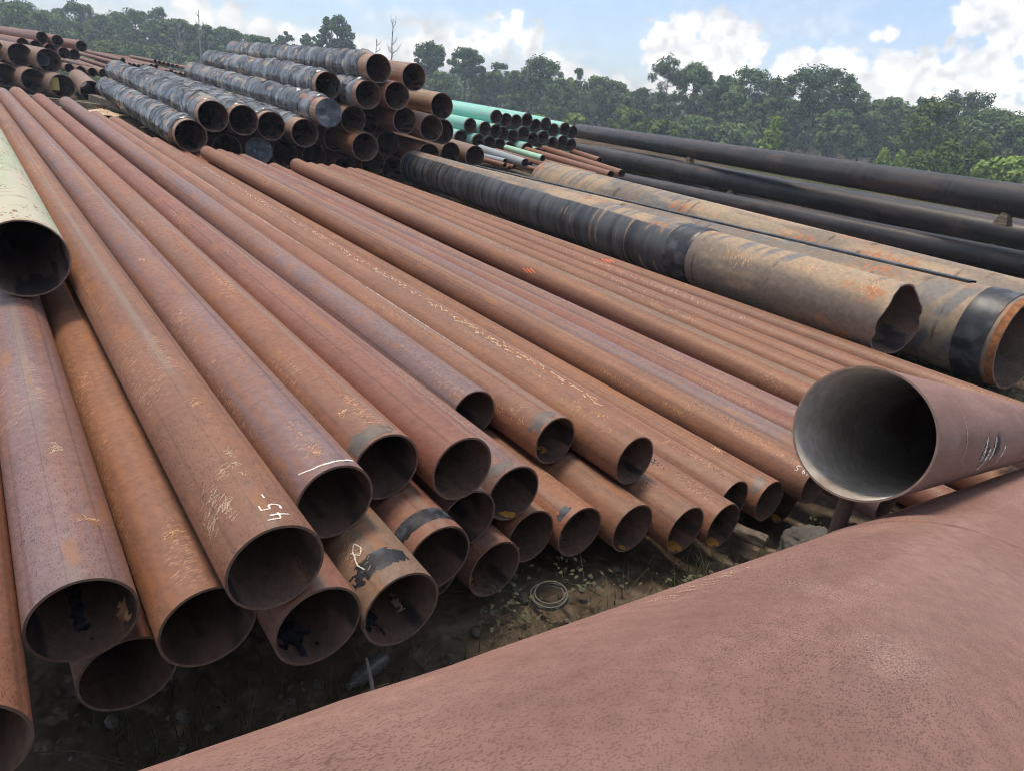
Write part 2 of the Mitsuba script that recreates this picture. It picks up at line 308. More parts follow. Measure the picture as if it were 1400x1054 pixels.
    def patch(self, s0, s1, t0, t1, cell=.008, cover=.5, freq=18.0, seed=0, lift=.001, edge=1.0, r=None):
        """a ragged stain, scrape or scorch: cells of a grid on the wall, kept where a noise says so"""
        ns, nt = max(3, int((s1 - s0) / cell)), max(3, int(math.radians(t1 - t0) * self.R / cell))
        S, TH = np.meshgrid(np.linspace(s0, s1, ns), np.radians(np.linspace(t0, t1, nt)), indexing='ij')
        rr = np.full(S.shape, (self.R if r is None else r) + lift)
        v = self.at(S, TH, rr).reshape(-1, 3)
        q = np.stack([S * freq, TH * self.R * freq, 0 * S + seed * 3.7], -1)
        u, w = np.linspace(-1, 1, ns)[:, None], np.linspace(-1, 1, nt)[None]
        keep = (meshkit.fbm(q, 4, seed) + .35 * edge * (1 - np.hypot(u, w) * 1.25)) > (1.05 - cover)
        f = grid_faces(ns, nt); f = f[keep.reshape(-1)[f].sum(1) >= 3]
        return (v, f) if len(f) else None
def rounded_box(size, r=.006, seed=0, rough=.0):
    m = trimesh.creation.box(size); m = m.subdivide().subdivide()
    v = np.array(m.vertices); h = np.array(size) / 2
    inner = np.clip(v, -(h - r), h - r); dlt = v - inner; l = np.linalg.norm(dlt, axis=1, keepdims=True)
    v = inner + np.where(l > 0, dlt / np.maximum(l, 1e-9) * r, 0)
    if rough: v = v + rough * (meshkit.fbm(v[:, None, :].repeat(3, 1) * 14 + np.arange(3)[None, :, None] * 31, 3, seed) - .5)
    return v, np.array(m.faces)
def xform(m, loc, rot=None):
    v = np.asarray(m[0]) @ (np.eye(3) if rot is None else rot).T + np.asarray(loc)
    return v, m[1]
def rotz(a): return np.array([[math.cos(a), -math.sin(a), 0], [math.sin(a), math.cos(a), 0], [0, 0, 1.0]])
def join(ms):
    V, Fc, n = [], [], 0
    for v, f in ms:
        f = np.asarray(f)
        if f.shape[1] == 4: f = np.vstack([f[:, [0, 1, 2]], f[:, [0, 2, 3]]])
        V.append(np.asarray(v)); Fc.append(f + n); n += len(v)
    return np.vstack(V), np.vstack(Fc)
def limb(points, radii, sides=6):
    p = np.asarray(points, float); t = np.gradient(p, axis=0); t /= np.linalg.norm(t, axis=1, keepdims=True) + 1e-12
    a = np.cross(t, np.where(np.abs(t[:, 2:]) < .9, [0, 0, 1.0], [1.0, 0, 0])); a /= np.linalg.norm(a, axis=1, keepdims=True) + 1e-12
    b, g = np.cross(t, a), np.arange(sides) * 2 * np.pi / sides
    v = p[:, None] + np.broadcast_to(radii, (len(p),))[:, None, None] * (np.cos(g)[None, :, None] * a[:, None] + np.sin(g)[None, :, None] * b[:, None])
    i, j = np.meshgrid(np.arange(len(p) - 1), np.arange(sides), indexing='ij')
    return v.reshape(-1, 3), np.stack([i * sides + j, i * sides + (j + 1) % sides, (i + 1) * sides + (j + 1) % sides, (i + 1) * sides + j], -1).reshape(-1, 4)

# ------------------------------------------------------------------ where every pipe lies: near end x y z, far end x y z, radius (z from the camera's height)
PV = {
 'GR': [-2.008, 2.712, -0.82, -9.257, 11.633, -0.504, 0.158],
 'LB': [-0.848, 1.256, -1.39, -8.583, 10.683, -1.004, 0.11],
 'L0': [-0.892, 0.839, -1.162, -8.467, 10.396, -0.789, 0.11],
 'L1': [-0.866, 1.161, -1.144, -8.439, 10.72, -0.806, 0.11],
 'L2': [-0.636, 1.248, -1.207, -8.305, 10.734, -1.021, 0.11],
 'A': [-0.472, 1.244, -1.015, -8.139, 10.732, -0.815, 0.11],
 'T': [-0.396, 1.303, -1.221, -8.066, 10.789, -1.021, 0.11],
 'U': [-0.219, 1.434, -1.258, -7.888, 10.92, -1.037, 0.11],
 'B': [-0.432, 1.571, -1.046, -8.083, 11.013, -0.833, 0.11],
 'C': [-0.349, 1.835, -1.078, -8.212, 11.524, -0.833, 0.11],
 'D': [-0.126, 1.933, -1.112, -7.954, 11.667, -0.901, 0.11],
 'E': [-0.152, 2.76, -1.308, -7.926, 12.281, -0.947, 0.11],
 'F': [0.049, 2.148, -1.312, -7.627, 11.63, -1.155, 0.11],
 'H': [-0.159, 1.708, -1.293, -7.834, 11.189, -1.099, 0.11],
 'I': [0.012, 1.999, -1.533, -7.799, 11.37, -1.378, 0.11],
 'J': [0.132, 2.2, -1.521, -7.65, 11.594, -1.385, 0.11],
 'K': [0.326, 2.309, -1.551, -7.407, 11.74, -1.244, 0.11],
 'L': [0.545, 2.389, -1.56, -7.123, 11.874, -1.301, 0.11],
 'M': [0.775, 2.454, -1.584, -6.847, 11.976, -1.355, 0.11],
 'N': [0.974, 2.593, -1.631, -6.622, 12.138, -1.424, 0.11],
 'O': [1.096, 2.872, -1.668, -6.641, 12.604, -1.475, 0.11],
 'P': [1.326, 3.019, -1.727, -6.51, 12.863, -1.571, 0.11],
 'Q': [1.513, 3.239, -1.863, -6.451, 13.162, -1.584, 0.11],
 'R': [1.56, 3.098, -1.652, -5.278, 11.582, -1.408, 0.11],
 'S1': [0.209, 2.662, -1.345, -7.225, 11.887, -1.091, 0.11],
 'S2': [0.545, 2.595, -1.363, -6.969, 11.988, -1.147, 0.11],
 'G': [-0.097, 1.977, -1.327, -7.772, 11.458, -1.136, 0.11],
 'HB': [-0.198, 1.907, -1.515, -8.004, 11.281, -1.315, 0.11],
 'V1': [3.465, 2.751, -2.061, -4.286, 11.791, -1.582, 0.11],
 'V2': [4.069, 2.457, -2.149, -3.998, 11.855, -1.658, 0.11],
 'W1': [1.965, 3.129, -1.728, -5.16, 11.794, -1.456, 0.11],
 'W2': [2.097, 3.478, -1.775, -5.151, 12.109, -1.52, 0.11],
 'W3': [2.077, 3.96, -1.813, -4.953, 12.217, -1.544, 0.11],
 'W4': [3.928, 2.571, -1.923, -3.842, 11.606, -1.452, 0.11],
 'W5': [3.968, 2.889, -1.964, -3.708, 11.883, -1.519, 0.11],
 'W6': [4.02, 3.212, -1.921, -3.655, 12.282, -1.569, 0.11],
 'W7': [4.149, 3.43, -1.914, -3.512, 12.553, -1.59, 0.11],
 'W8': [4.365, 3.527, -1.861, -3.239, 12.638, -1.62, 0.11],
 'W9': [4.464, 3.747, -1.799, -3.185, 12.942, -1.659, 0.11],
 'p1': [-3.145, 14.287, 0.132, -9.803, 23.977, 0.261, 0.254],
 'p2': [-2.549, 14.74, 0.052, -9.459, 24.791, 0.287, 0.254],
 'p3': [-2.031, 15.159, -0.427, -9.039, 25.144, -0.224, 0.254],
 'p4': [-4.186, 14.586, -0.269, -10.751, 24.318, -0.086, 0.254],
 'p5': [-3.308, 14.191, -0.341, -10.147, 24.294, -0.247, 0.254],
 'p6': [-2.788, 14.335, -0.308, -9.647, 24.422, -0.073, 0.254],
 'p7': [-3.057, 17.506, -0.421, -10.026, 27.517, -0.206, 0.254],
 'p8': [-3.916, 13.675, -0.714, -11.323, 24.273, -0.481, 0.254],
 'p9': [-3.649, 14.436, -0.83, -10.746, 24.355, -0.596, 0.254],
 'p10': [-3.472, 15.044, -0.912, -4.635, 16.672, -0.886, 0.19],
 'p11': [-2.673, 14.633, -0.751, -9.759, 24.564, -0.614, 0.254],
 'p12': [-2.165, 14.788, -0.844, -9.239, 24.722, -0.535, 0.254],
 'p13': [-2.023, 15.451, -0.931, -8.984, 25.467, -0.714, 0.254],
 'p14': [-4.294, 15.507, -1.305, -11.325, 25.476, -1.112, 0.254],
 'p15': [-3.031, 12.869, -1.167, -10.067, 22.835, -1.02, 0.254],
 'p16': [-3.154, 15.386, -1.267, -10.033, 25.459, -1.038, 0.254],
 'p17': [-2.198, 14.874, -1.396, -9.132, 24.911, -1.353, 0.254],
 'p18': [-3.913, 14.857, -1.822, -11.014, 24.776, -1.622, 0.254],
 'p19': [-3.344, 14.889, -1.643, -10.311, 24.901, -1.4, 0.254],
 'p20': [-3.013, 15.325, -1.772, -9.991, 25.33, -1.558, 0.254],
 'q1': [-5.188, 12.885, -0.949, -12.181, 22.901, -0.702, 0.254],
 'q2': [-4.928, 13.509, -1.044, -11.872, 23.537, -0.818, 0.254],
 'q3': [-4.401, 13.806, -1.125, -11.373, 23.816, -0.947, 0.254],
 'q4': [-5.212, 13.594, -1.513, -12.1, 23.661, -1.312, 0.254],
 'q5': [-4.985, 14.366, -1.606, -11.973, 24.364, -1.411, 0.254],
 'q6': [-4.508, 14.709, -1.627, -11.542, 24.675, -1.48, 0.254],
 'q0': [-5.537, 12.465, -0.907, -12.863, 22.519, -0.651, 0.254],
 'q7': [-5.656, 13.231, -1.497, -12.511, 23.32, -1.251, 0.254],
 'q8': [-5.772, 12.104, -1.229, -13.034, 22.229, -1.14, 0.259],
 'p21': [-2.04, 17.245, -1.497, -8.987, 27.271, -1.284, 0.254],
 'p22': [-1.466, 17.309, -1.519, -8.413, 27.336, -1.306, 0.254],
 'K1': [9.038, 11.154, -0.825, 1.606, 30.904, -1.247, 0.28],
 'K2': [10.711, 12.342, -1.59, 1.409, 27.431, -1.81, 0.28],
 'K3': [9.243, 12.207, -1.899, 1.638, 23.43, -2.179, 0.21],
 'B1': [3.786, 6.896, -1.718, -2.974, 17.73, -1.932, 0.37],
 'B2': [4.913, 6.672, -1.768, -1.461, 16.819, -2.135, 0.461],
 'B3': [6.481, 6.372, -1.779, 0.264, 16.253, -1.796, 0.433],
 'g1': [-1.469, 24.506, -0.834, -8.638, 34.376, -0.712, 0.225],
 'g2': [-1.154, 24.83, -0.908, -8.324, 34.7, -0.785, 0.225],
 'g3': [-0.831, 25.152, -0.927, -8.001, 35.022, -0.798, 0.225],
 'g4': [-0.47, 25.412, -0.855, -7.642, 35.28, -0.71, 0.225],
 'g5': [-0.163, 25.706, -1.017, -7.341, 35.57, -0.891, 0.225],
 'g6': [0.181, 25.991, -0.945, -7.0, 35.852, -0.8, 0.225],
 'g7': [0.481, 26.288, -1.114, -6.711, 36.142, -0.999, 0.225],
 'g8': [0.878, 26.503, -1.053, -6.318, 36.355, -0.911, 0.225],
 'g9': [1.18, 26.838, -1.147, -6.024, 36.684, -1.041, 0.225],
 'h1': [-2.238, 23.799, -1.15, -9.397, 33.676, -1.029, 0.225],
 'h2': [-1.761, 23.904, -1.205, -8.919, 33.783, -1.073, 0.225],
 'h3': [-1.432, 24.212, -1.264, -8.592, 34.089, -1.146, 0.225],
 'h4': [-1.215, 24.67, -1.337, -8.375, 34.548, -1.217, 0.225],
 'h5': [-0.878, 24.965, -1.406, -8.038, 34.843, -1.283, 0.225],
 'h6': [-0.537, 25.232, -1.278, -7.7, 35.107, -1.142, 0.225],
 'h7': [-0.208, 25.487, -1.451, -7.372, 35.361, -1.319, 0.225],
 'h8': [0.14, 25.764, -1.372, -7.025, 35.637, -1.234, 0.225],
 'h9': [0.5, 25.977, -1.546, -6.674, 35.844, -1.431, 0.225],
 'h10': [0.849, 26.254, -1.473, -6.327, 36.119, -1.341, 0.225],
 'h11': [1.174, 26.557, -1.567, -6.006, 36.412, -1.471, 0.225],
 'i1': [-2.517, 23.71, -1.538, -9.684, 33.582, -1.408, 0.225],
 'i2': [-1.938, 23.675, -1.592, -9.105, 33.548, -1.462, 0.225],
 'i3': [-1.589, 23.959, -1.636, -8.755, 33.832, -1.498, 0.225],
 'i4': [-1.265, 24.272, -1.697, -8.432, 34.144, -1.571, 0.225],
 'i5': [-0.947, 24.593, -1.767, -8.115, 34.465, -1.641, 0.225],
 'i6': [-0.354, 24.752, -1.757, -7.509, 34.633, -1.62, 0.225],
 'i7': [-0.015, 25.016, -1.897, -7.166, 34.889, -1.762, 0.225],
 'X': [0.731, 1.33, -0.578, 3.25, 3.988, -1.592, 0.141],
 'Z': [-2.15, -2.165, 0.226, 2.757, 3.012, -1.746, 0.357],
 'x1': [-17.4, 26.305, -0.668, -22.007, 30.601, -0.602, 0.39],
 'x2': [-18.518, 26.473, -0.603, -23.125, 30.769, -0.537, 0.39],
 'x3': [-19.631, 26.633, -0.543, -24.238, 30.929, -0.477, 0.39],
 'x4': [-17.617, 25.68, -1.346, -22.224, 29.976, -1.28, 0.39],
 'x5': [-16.533, 25.523, -1.415, -21.14, 29.819, -1.349, 0.38],
 'x6': [-18.721, 25.861, -1.276, -23.328, 30.157, -1.21, 0.38],
 'v1': [-22.227, 33.354, 0.075, -31.21, 42.657, 0.213, 0.233],
 'v2': [-21.531, 33.318, 0.005, -30.515, 42.621, 0.144, 0.233],
 'v3': [-20.675, 33.624, -0.106, -29.657, 42.926, 0.029, 0.228],
 'v4': [-22.859, 32.95, -0.268, -31.842, 42.252, -0.133, 0.233],
 'v5': [-22.428, 33.16, -0.294, -31.411, 42.461, -0.163, 0.223],
 'v6': [-21.816, 33.16, -0.372, -30.798, 42.462, -0.233, 0.223],
 'v7': [-21.211, 33.179, -0.461, -30.194, 42.48, -0.332, 0.233],
 'v8': [-21.104, 33.725, -0.486, -30.087, 43.026, -0.35, 0.223],
 'e1': [-20.511, 32.28, -1.032, -29.313, 42.41, -0.892, 0.182],
 'e2': [-19.956, 32.194, -1.072, -28.757, 42.324, -0.93, 0.182],
 'e3': [-19.412, 32.123, -1.088, -28.214, 42.252, -0.949, 0.182],
 'e4': [-18.877, 32.061, -1.076, -27.679, 42.191, -0.934, 0.182],
 'y1': [-14.498, 23.824, -1.393, -18.759, 29.996, -1.303, 0.33],
 'ra': [1.924, 18.681, -1.72, -0.365, 23.926, -1.72, 0.105],
 'rb': [2.284, 19.416, -1.72, 0.188, 25.23, -1.697, 0.105],
 'rc': [1.998, 23.435, -1.75, 1.3, 26.352, -1.788, 0.1],
 'rd': [1.487, 17.809, -1.72, -0.892, 21.949, -1.72, 0.105],
 're': [1.449, 16.724, -1.687, -1.262, 22.105, -1.727, 0.1],
 'lg': [0.145, 18.757, -1.5, -0.909, 20.978, -1.5, 0.08],
 'gr1': [-0.278, 18.176, -1.616, -1.583, 20.247, -1.551, 0.11],
 'rr1': [-0.153, 19.059, -1.699, -1.367, 21.015, -1.706, 0.07],
 'gr2': [-0.79, 18.468, -1.646, -1.632, 20.141, -1.699, 0.065],
 'rs0': [-0.779, 18.214, -1.721, -1.748, 19.718, -1.72, 0.06],
 'rs1': [-0.666, 18.278, -1.787, -1.626, 19.776, -1.759, 0.06],
 'rs2': [-0.542, 18.44, -1.762, -1.499, 19.948, -1.814, 0.06],
 'rs3': [-0.402, 19.63, -1.798, -1.427, 21.309, -1.787, 0.06],
 'rs4': [0.047, 18.553, -1.78, -0.87, 19.951, -1.78, 0.06],
 'gr3': [0.631, 18.136, -1.852, -0.095, 19.386, -1.8, 0.08],
 's0': [-18.79, 33.318, -0.683, -29.138, 46.805, -0.535, 0.1],
 's1': [-18.281, 32.142, -0.904, -28.629, 45.628, -0.756, 0.1],
 's2': [-17.7, 30.992, -1.074, -28.056, 44.474, -0.927, 0.1],
 's3': [-19.351, 34.473, -0.514, -29.7, 47.959, -0.366, 0.1],
 'ta0': [-21.172, 37.045, -0.692, -26.524, 44.282, -0.645, 0.092],
 'ta1': [-20.949, 37.053, -0.701, -26.3, 44.29, -0.652, 0.092],
 'ta2': [-20.725, 37.062, -0.709, -26.077, 44.298, -0.669, 0.092],
 'ta3': [-20.502, 37.07, -0.71, -25.854, 44.306, -0.649, 0.092],
 'ta4': [-20.278, 37.079, -0.723, -25.634, 44.312, -0.696, 0.092],
 'ta5': [-20.054, 37.088, -0.741, -25.41, 44.32, -0.68, 0.092],
 'ta6': [-19.832, 37.095, -0.712, -25.186, 44.329, -0.681, 0.092],
 'ta7': [-19.612, 37.101, -0.756, -24.963, 44.337, -0.705, 0.092],
 'ta8': [-19.408, 37.095, -0.665, -24.753, 44.334, -0.626, 0.092],
 'ta9': [-19.182, 37.104, -0.652, -24.53, 44.342, -0.61, 0.092],
 'tb0': [-20.924, 36.77, -0.876, -26.275, 44.007, -0.829, 0.092],
 'tb1': [-20.701, 36.779, -0.884, -26.052, 44.016, -0.837, 0.092],
 'tb2': [-20.478, 36.788, -0.895, -25.829, 44.025, -0.852, 0.092],
 'tb3': [-20.255, 36.797, -0.894, -25.606, 44.033, -0.838, 0.092],
 'tb4': [-20.033, 36.805, -0.918, -25.387, 44.04, -0.88, 0.092],
 'tb5': [-19.81, 36.814, -0.925, -25.164, 44.049, -0.864, 0.092],
 'tb6': [-19.586, 36.824, -0.92, -24.941, 44.058, -0.878, 0.092],
 'tb7': [-19.364, 36.833, -0.938, -24.718, 44.067, -0.888, 0.092],
 'tb8': [-19.158, 36.829, -1.026, -24.516, 44.06, -0.985, 0.092],
 'tb9': [-18.936, 36.837, -1.003, -24.294, 44.068, -0.956, 0.092],
 'tc0': [-18.073, 35.422, -0.84, -23.419, 42.663, -0.804, 0.092],
 'tc1': [-17.847, 35.427, -0.83, -23.192, 42.666, -0.787, 0.092],
 'tc2': [-17.625, 35.427, -0.781, -22.974, 42.665, -0.728, 0.092],
 'tc3': [-17.414, 35.421, -0.863, -22.766, 42.656, -0.819, 0.092],
 'tc4': [-17.187, 35.425, -0.856, -22.54, 42.661, -0.808, 0.092],
 'tc5': [-16.962, 35.429, -0.881, -22.314, 42.664, -0.834, 0.092],
 'tc6': [-16.736, 35.433, -0.899, -22.089, 42.669, -0.852, 0.092],
 'td0': [-22.35, 43.145, -0.514, -27.704, 50.38, -0.467, 0.095],
 'td1': [-22.094, 43.133, -0.542, -27.447, 50.368, -0.495, 0.095],
 'td2': [-21.838, 43.121, -0.57, -27.191, 50.356, -0.523, 0.095],
 'td3': [-21.581, 43.11, -0.599, -26.935, 50.344, -0.552, 0.095],
 'td4': [-21.325, 43.098, -0.627, -26.679, 50.332, -0.58, 0.095],
 'td5': [-21.069, 43.086, -0.655, -26.422, 50.32, -0.608, 0.095],
 'te0': [-22.326, 47.065, -0.73, -39.9, 65.265, -0.598, 0.115],
}
_z0, _z1 = np.array(PV['Z'][:3]), np.array(PV['Z'][3:6])
for _n, _k in (('B1', .84), ('B2', .87), ('B3', .88)): PV[_n] = [q * _k for q in PV[_n]]
PV['p15'] = [v * 1.10 if i < 6 else .268 for i, v in enumerate(PV['p15'])]
PV['p14'] = [v * .94 if i < 6 else .24 for i, v in enumerate(PV['p14'])]
PV['Z'] = [*(_z0 + (_z1 - _z0) * .335), *_z1, PV['Z'][6]]

# ------------------------------------------------------------------ ground
GROUND = 'LB HB I J K L M N O P Q V1 V2 W1 W2 W3 W5 W6 W7 W8 W9 q4 q5 q6 q7 q8 p17 p18 p19 p20 B1 B2 B3 K3 x4 x5 x6 y1 i1 i2 i3 i4 i5 i6 i7 ra rb rd re rs1 rs4'.split()
def samples(names, step):
    out = []
    for n in names:
        v = np.array(PV[n]); L = np.linalg.norm(v[3:6] - v[:3]); t = np.linspace(0, 1, max(2, int(L / step)))[:, None]
        p = v[:3] + (v[3:6] - v[:3]) * t; out.append(np.c_[p[:, :2], p[:, 2] - v[6] + ZC, np.full(len(p), v[6])])
    return np.vstack(out)
GS = np.vstack([samples(GROUND, 1.0)[:, :3], [[-1.2, .3, .12], [-.6, 1.2, .12], [.1, 1.4, .06], [1.0, 1.3, -.05], [-3, -3, .1], [0, -4, 0.], [4, 0, -.75], [2.4, 1.6, -.38], [8, -2, -1.2], [9, 4, -.9], [-8, 2, .2], [-14, 10, .2], [-25, 20, .2], [-30, 40, 0.]]])
GALL = samples([k for k in PV if k not in ('X', 'Z')], .35)
def ground_z(x, y):
    x, y = np.atleast_1d(np.asarray(x, float)), np.atleast_1d(np.asarray(y, float))
    out = np.empty(x.shape)
    for k in range(0, len(x), 4000):
        xs, ys = x[k:k + 4000, None], y[k:k + 4000, None]
        w = 1 / ((xs - GS[:, 0]) ** 2 + (ys - GS[:, 1]) ** 2 + .15) ** 1.6
        z = (w * GS[:, 2]).sum(1) / w.sum(1) - .06
        r = np.hypot(xs[:, 0], ys[:, 0])
        far = -.30 - .036 * (np.clip(r, 30, 170) - 30)
        t = np.clip((r - 30) / 25, 0, 1); z = z * (1 - t) + far * t
        near = (xs - GALL[:, 0]) ** 2 + (ys - GALL[:, 1]) ** 2 < (GALL[:, 3] + .25) ** 2
        low = np.where(near, GALL[:, 2], 9).min(1) - .03
        out[k:k + 4000] = np.minimum(z, low)
    return out
rr = np.concatenate([[0.02], np.geomspace(.25, 60, 170), np.geomspace(63, 880, 40)]); aa = np.linspace(0, 2 * np.pi, 261)
RR, AA = np.meshgrid(rr, aa, indexing='ij'); GX, GY = RR * np.sin(AA), 1.0 + RR * np.cos(AA)
GZ = ground_z(GX.ravel(), GY.ravel()).reshape(GX.shape)
bumps = meshkit.fbm(np.stack([GX * 2.2, GY * 2.2, 0 * GX], -1), 4, 4) - .62
GZ = GZ + np.minimum(0, bumps * .22 * np.clip(1 - RR / 60, 0, 1)) + (meshkit.fbm(np.stack([GX * .06, GY * .06, 0 * GX + 3], -1), 3, 8) - .5) * 1.2 * np.clip((RR - 60) / 40, 0, 1)
gv = np.stack([GX, GY, GZ], -1).reshape(-1, 3)
scene['ground'] = mikit.ply((gv, grid_faces(len(rr), len(aa))[:, ::-1]), 'mat_dirt', smooth=True)
labels['ground'] = {'label': 'dark bare soil and thin weeds under and between the pipe stacks', 'category': 'ground', 'kind': 'structure'}

# ------------------------------------------------------------------ plain rusted pipes of the front stack
ORANGE, MAUVE, RED, BROWN, TAN, PINK, VIOLET, GREYBROWN = range(8)
def steel_pipe(code, tint, label, name='rusty_pipe', wall=.0065, mat='mat_rust', bore='mat_bore', nt=72, group=None, cut=None, ns=24, parts=True, depth=4.0):
    p = Pipe(PV[code], tint, seed=sum(map(ord, code)) * 7 % 12, cut=cut)
    if not parts:
        g = single(name, p.tube(mat, 2, nt), label, 'pipe', group)
        return p, g
    k = thing(name, label, 'pipe', group)
    add(k, 'outer_wall', p.tube(mat, ns, nt))
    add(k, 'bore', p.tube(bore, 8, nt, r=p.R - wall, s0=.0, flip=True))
    add(k, 'cut_end', p.ring('mat_rim', p.R - wall, p.R, 0, nt))
    return p, k
FRONT = [
 ('L0', ORANGE, 'rusty pipe cut off by the left and bottom corner of the view'),
 ('L1', MAUVE, 'mauve grey pipe at the left front with a black drip stain inside its open end'),
 ('L2', BROWN, 'pockmarked orange brown pipe with a speckled bore, right of the mauve front pipe'),
 ('A', BROWN, 'rusty brown pipe chalked with 45 beside its open end'),
 ('B', MAUVE, 'mauve and orange pipe with a curved white chalk line along its rim'),
 ('C', ORANGE, 'orange brown pipe with blue grey heat marks round its rim, right of the chalk-line pipe'),
 ('D', RED, 'brick red pipe with a sandy speckled bore, right of the blue-rimmed pipe'),
 ('E', MAUVE, 'long mauve pipe whose open end is set back behind the brick red pipe'),
 ('S1', ORANGE, 'pipe carrying a thin white streak along its crest, blue grey at its mouth'),
 ('S2', BROWN, 'scratched brown pipe with gritty bore lying beside the white-streaked pipe'),
 ('LB', VIOLET, 'pipe in deep shadow under the two big left front pipes'),
 ('T', VIOLET, 'violet brown pipe with a black smear inside, lying under the chalked 45 pipe'),
 ('U', GREYBROWN, 'grey brown pipe with a scorched band and yellow scribbles, lowest of the front ends'),
 ('H', VIOLET, 'violet brown pipe with a broad black burnt stripe just behind its rim'),
 ('HB', BROWN, 'pipe almost wholly hidden below the black-striped pipe'),
 ('G', VIOLET, 'shadowed pipe end wedged under the brick red pipe'),
 ('F', MAUVE, 'pipe with grey scorched rim and ochre spill in its mouth beside the red one'),
 ('I', VIOLET, 'ground-level pipe with an ochre patch in its mouth, right of the black-striped pipe'),
 ('J', BROWN, 'half-hidden ground-level pipe with debris in its mouth'),
 ('K', ORANGE, 'ground-level pipe with a small blue black burn and white fleck by its rim'),
 ('L', BROWN, 'orange brown ground-level pipe under the scratched brown pipe'),
 ('M', BROWN, 'ground-level pipe with bright orange rust at the bottom of its mouth'),
 ('N', BROWN, 'pipe dusted with black specks, orange rust in its mouth, next to a wood chunk'),
 ('O', ORANGE, 'pipe with a pale stencilled line of lettering along its top'),
 ('P', BROWN, 'pipe with a gold scuff, pink smear and blue grey rim near its end'),
 ('Q', VIOLET, 'pipe end half behind the gold-scuffed pipe, orange rim at its bottom'),
 ('R', BROWN, 'orange topped pipe chalked 19.5, its end tucked under the raised round pipe'),
 ('W1', MAUVE, 'blue mauve pipe, first right of the pipe chalked 19.5'),
 ('W2', RED, 'salmon red pipe between two mauve pipes, right of the middle of the front stack'),
 ('W3', MAUVE, 'mauve pipe beside the dark-flanked brown pipe'),
 ('V1', RED, 'low red pipe glimpsed in the trough left of the dark-flanked brown pipe'),
 ('V2', VIOLET, 'low violet pipe glimpsed in the trough under the dark-flanked brown pipe'),
 ('W4', BROWN, 'brown pipe with a dark flank whose far end sticks up above its neighbours'),
 ('W5', GREYBROWN, 'pipe immediately right of the dark-flanked brown pipe'),
 ('W6', BROWN, 'brown pipe, second right of the dark-flanked pipe'),
 ('W7', ORANGE, 'ochre-streaked pipe, third right of the dark-flanked pipe'),
 ('W8', ORANGE, 'pipe with pale ochre streaks, last but one at the right edge of the front stack'),
 ('W9', BROWN, 'rightmost pipe of the front stack, with an orange paint mark, beside the huge tarred pipe')]
front = {}
for code, tint, lab in FRONT:
    front[code] = steel_pipe(code, tint, lab)
def mark(code, name, mat, geo, label=None, table=None):
    if geo is None: return
    p, k = (table or front)[code]
    add(k, name, mikit.ply(geo, mat), label)
def chalk(code, pts, w=.007, label=None, mat='mat_chalk', name='chalk_mark', table=None):
    mark(code, name, mat, (table or front)[code][0].stroke(pts, w), label, table)
def glyphs(text, s0, t0, h, R, adv=.75, flip=1):
    """strokes of figures running along the pipe, tops towards smaller th; h = height in metres"""
    G = {'4': [[(.05, .95), (.0, .35), (.62, .35)], [(.45, .75), (.45, -.15)]], '5': [[(.6, .95), (.1, .95), (.08, .55), (.45, .55), (.55, .3), (.4, .02), (.02, .05)]],
         '-': [[(.1, .5), (.55, .5)]], '1': [[(.3, .95), (.3, .0)]], '9': [[(.5, .85), (.2, .95), (.05, .7), (.25, .5), (.5, .6), (.5, .85), (.45, .0)]], '.': [[(.25, .02), (.3, .06)]],
         'A': [[(.0, .0), (.3, .95), (.6, .0)], [(.12, .4), (.5, .4)]], 'p': [[(.1, -.3), (.12, .6), (.5, .5), (.45, .2), (.12, .15)]], '8': [[(.3, .5), (.08, .72), (.3, .95), (.52, .72), (.3, .5), (.05, .22), (.3, .0), (.55, .22), (.3, .5)]], 'g': [[(.5, .55), (.15, .6), (.1, .2), (.5, .2), (.52, .6), (.48, -.3), (.1, -.28)]]}
    out, x = [], 0
    for ch in text:
        for line in G[ch]: out.append([(s0 + (x + a) * h * .8, t0 - flip * math.degrees((b - .5) * h / R)) for a, b in line])
        x += .45 if ch == '.' else adv + .12
    return out
for ch, s0 in (('4', .026), ('5', .066), ('-', .112)): chalk('A', glyphs(ch, s0, 8, .048, .11), .005, 'white chalked figure', name='chalk_figure')
chalk('B', [[(.052, -46), (.030, -28), (.022, -5), (.026, 18), (.040, 38)]], .006, 'curved white chalk line')
for ch, s0 in (('1', .008), ('9', .028), ('.', .056), ('5', .066)): chalk('R', glyphs(ch, s0, -44, .032, .11), .0045, 'white chalked figure', name='chalk_figure')
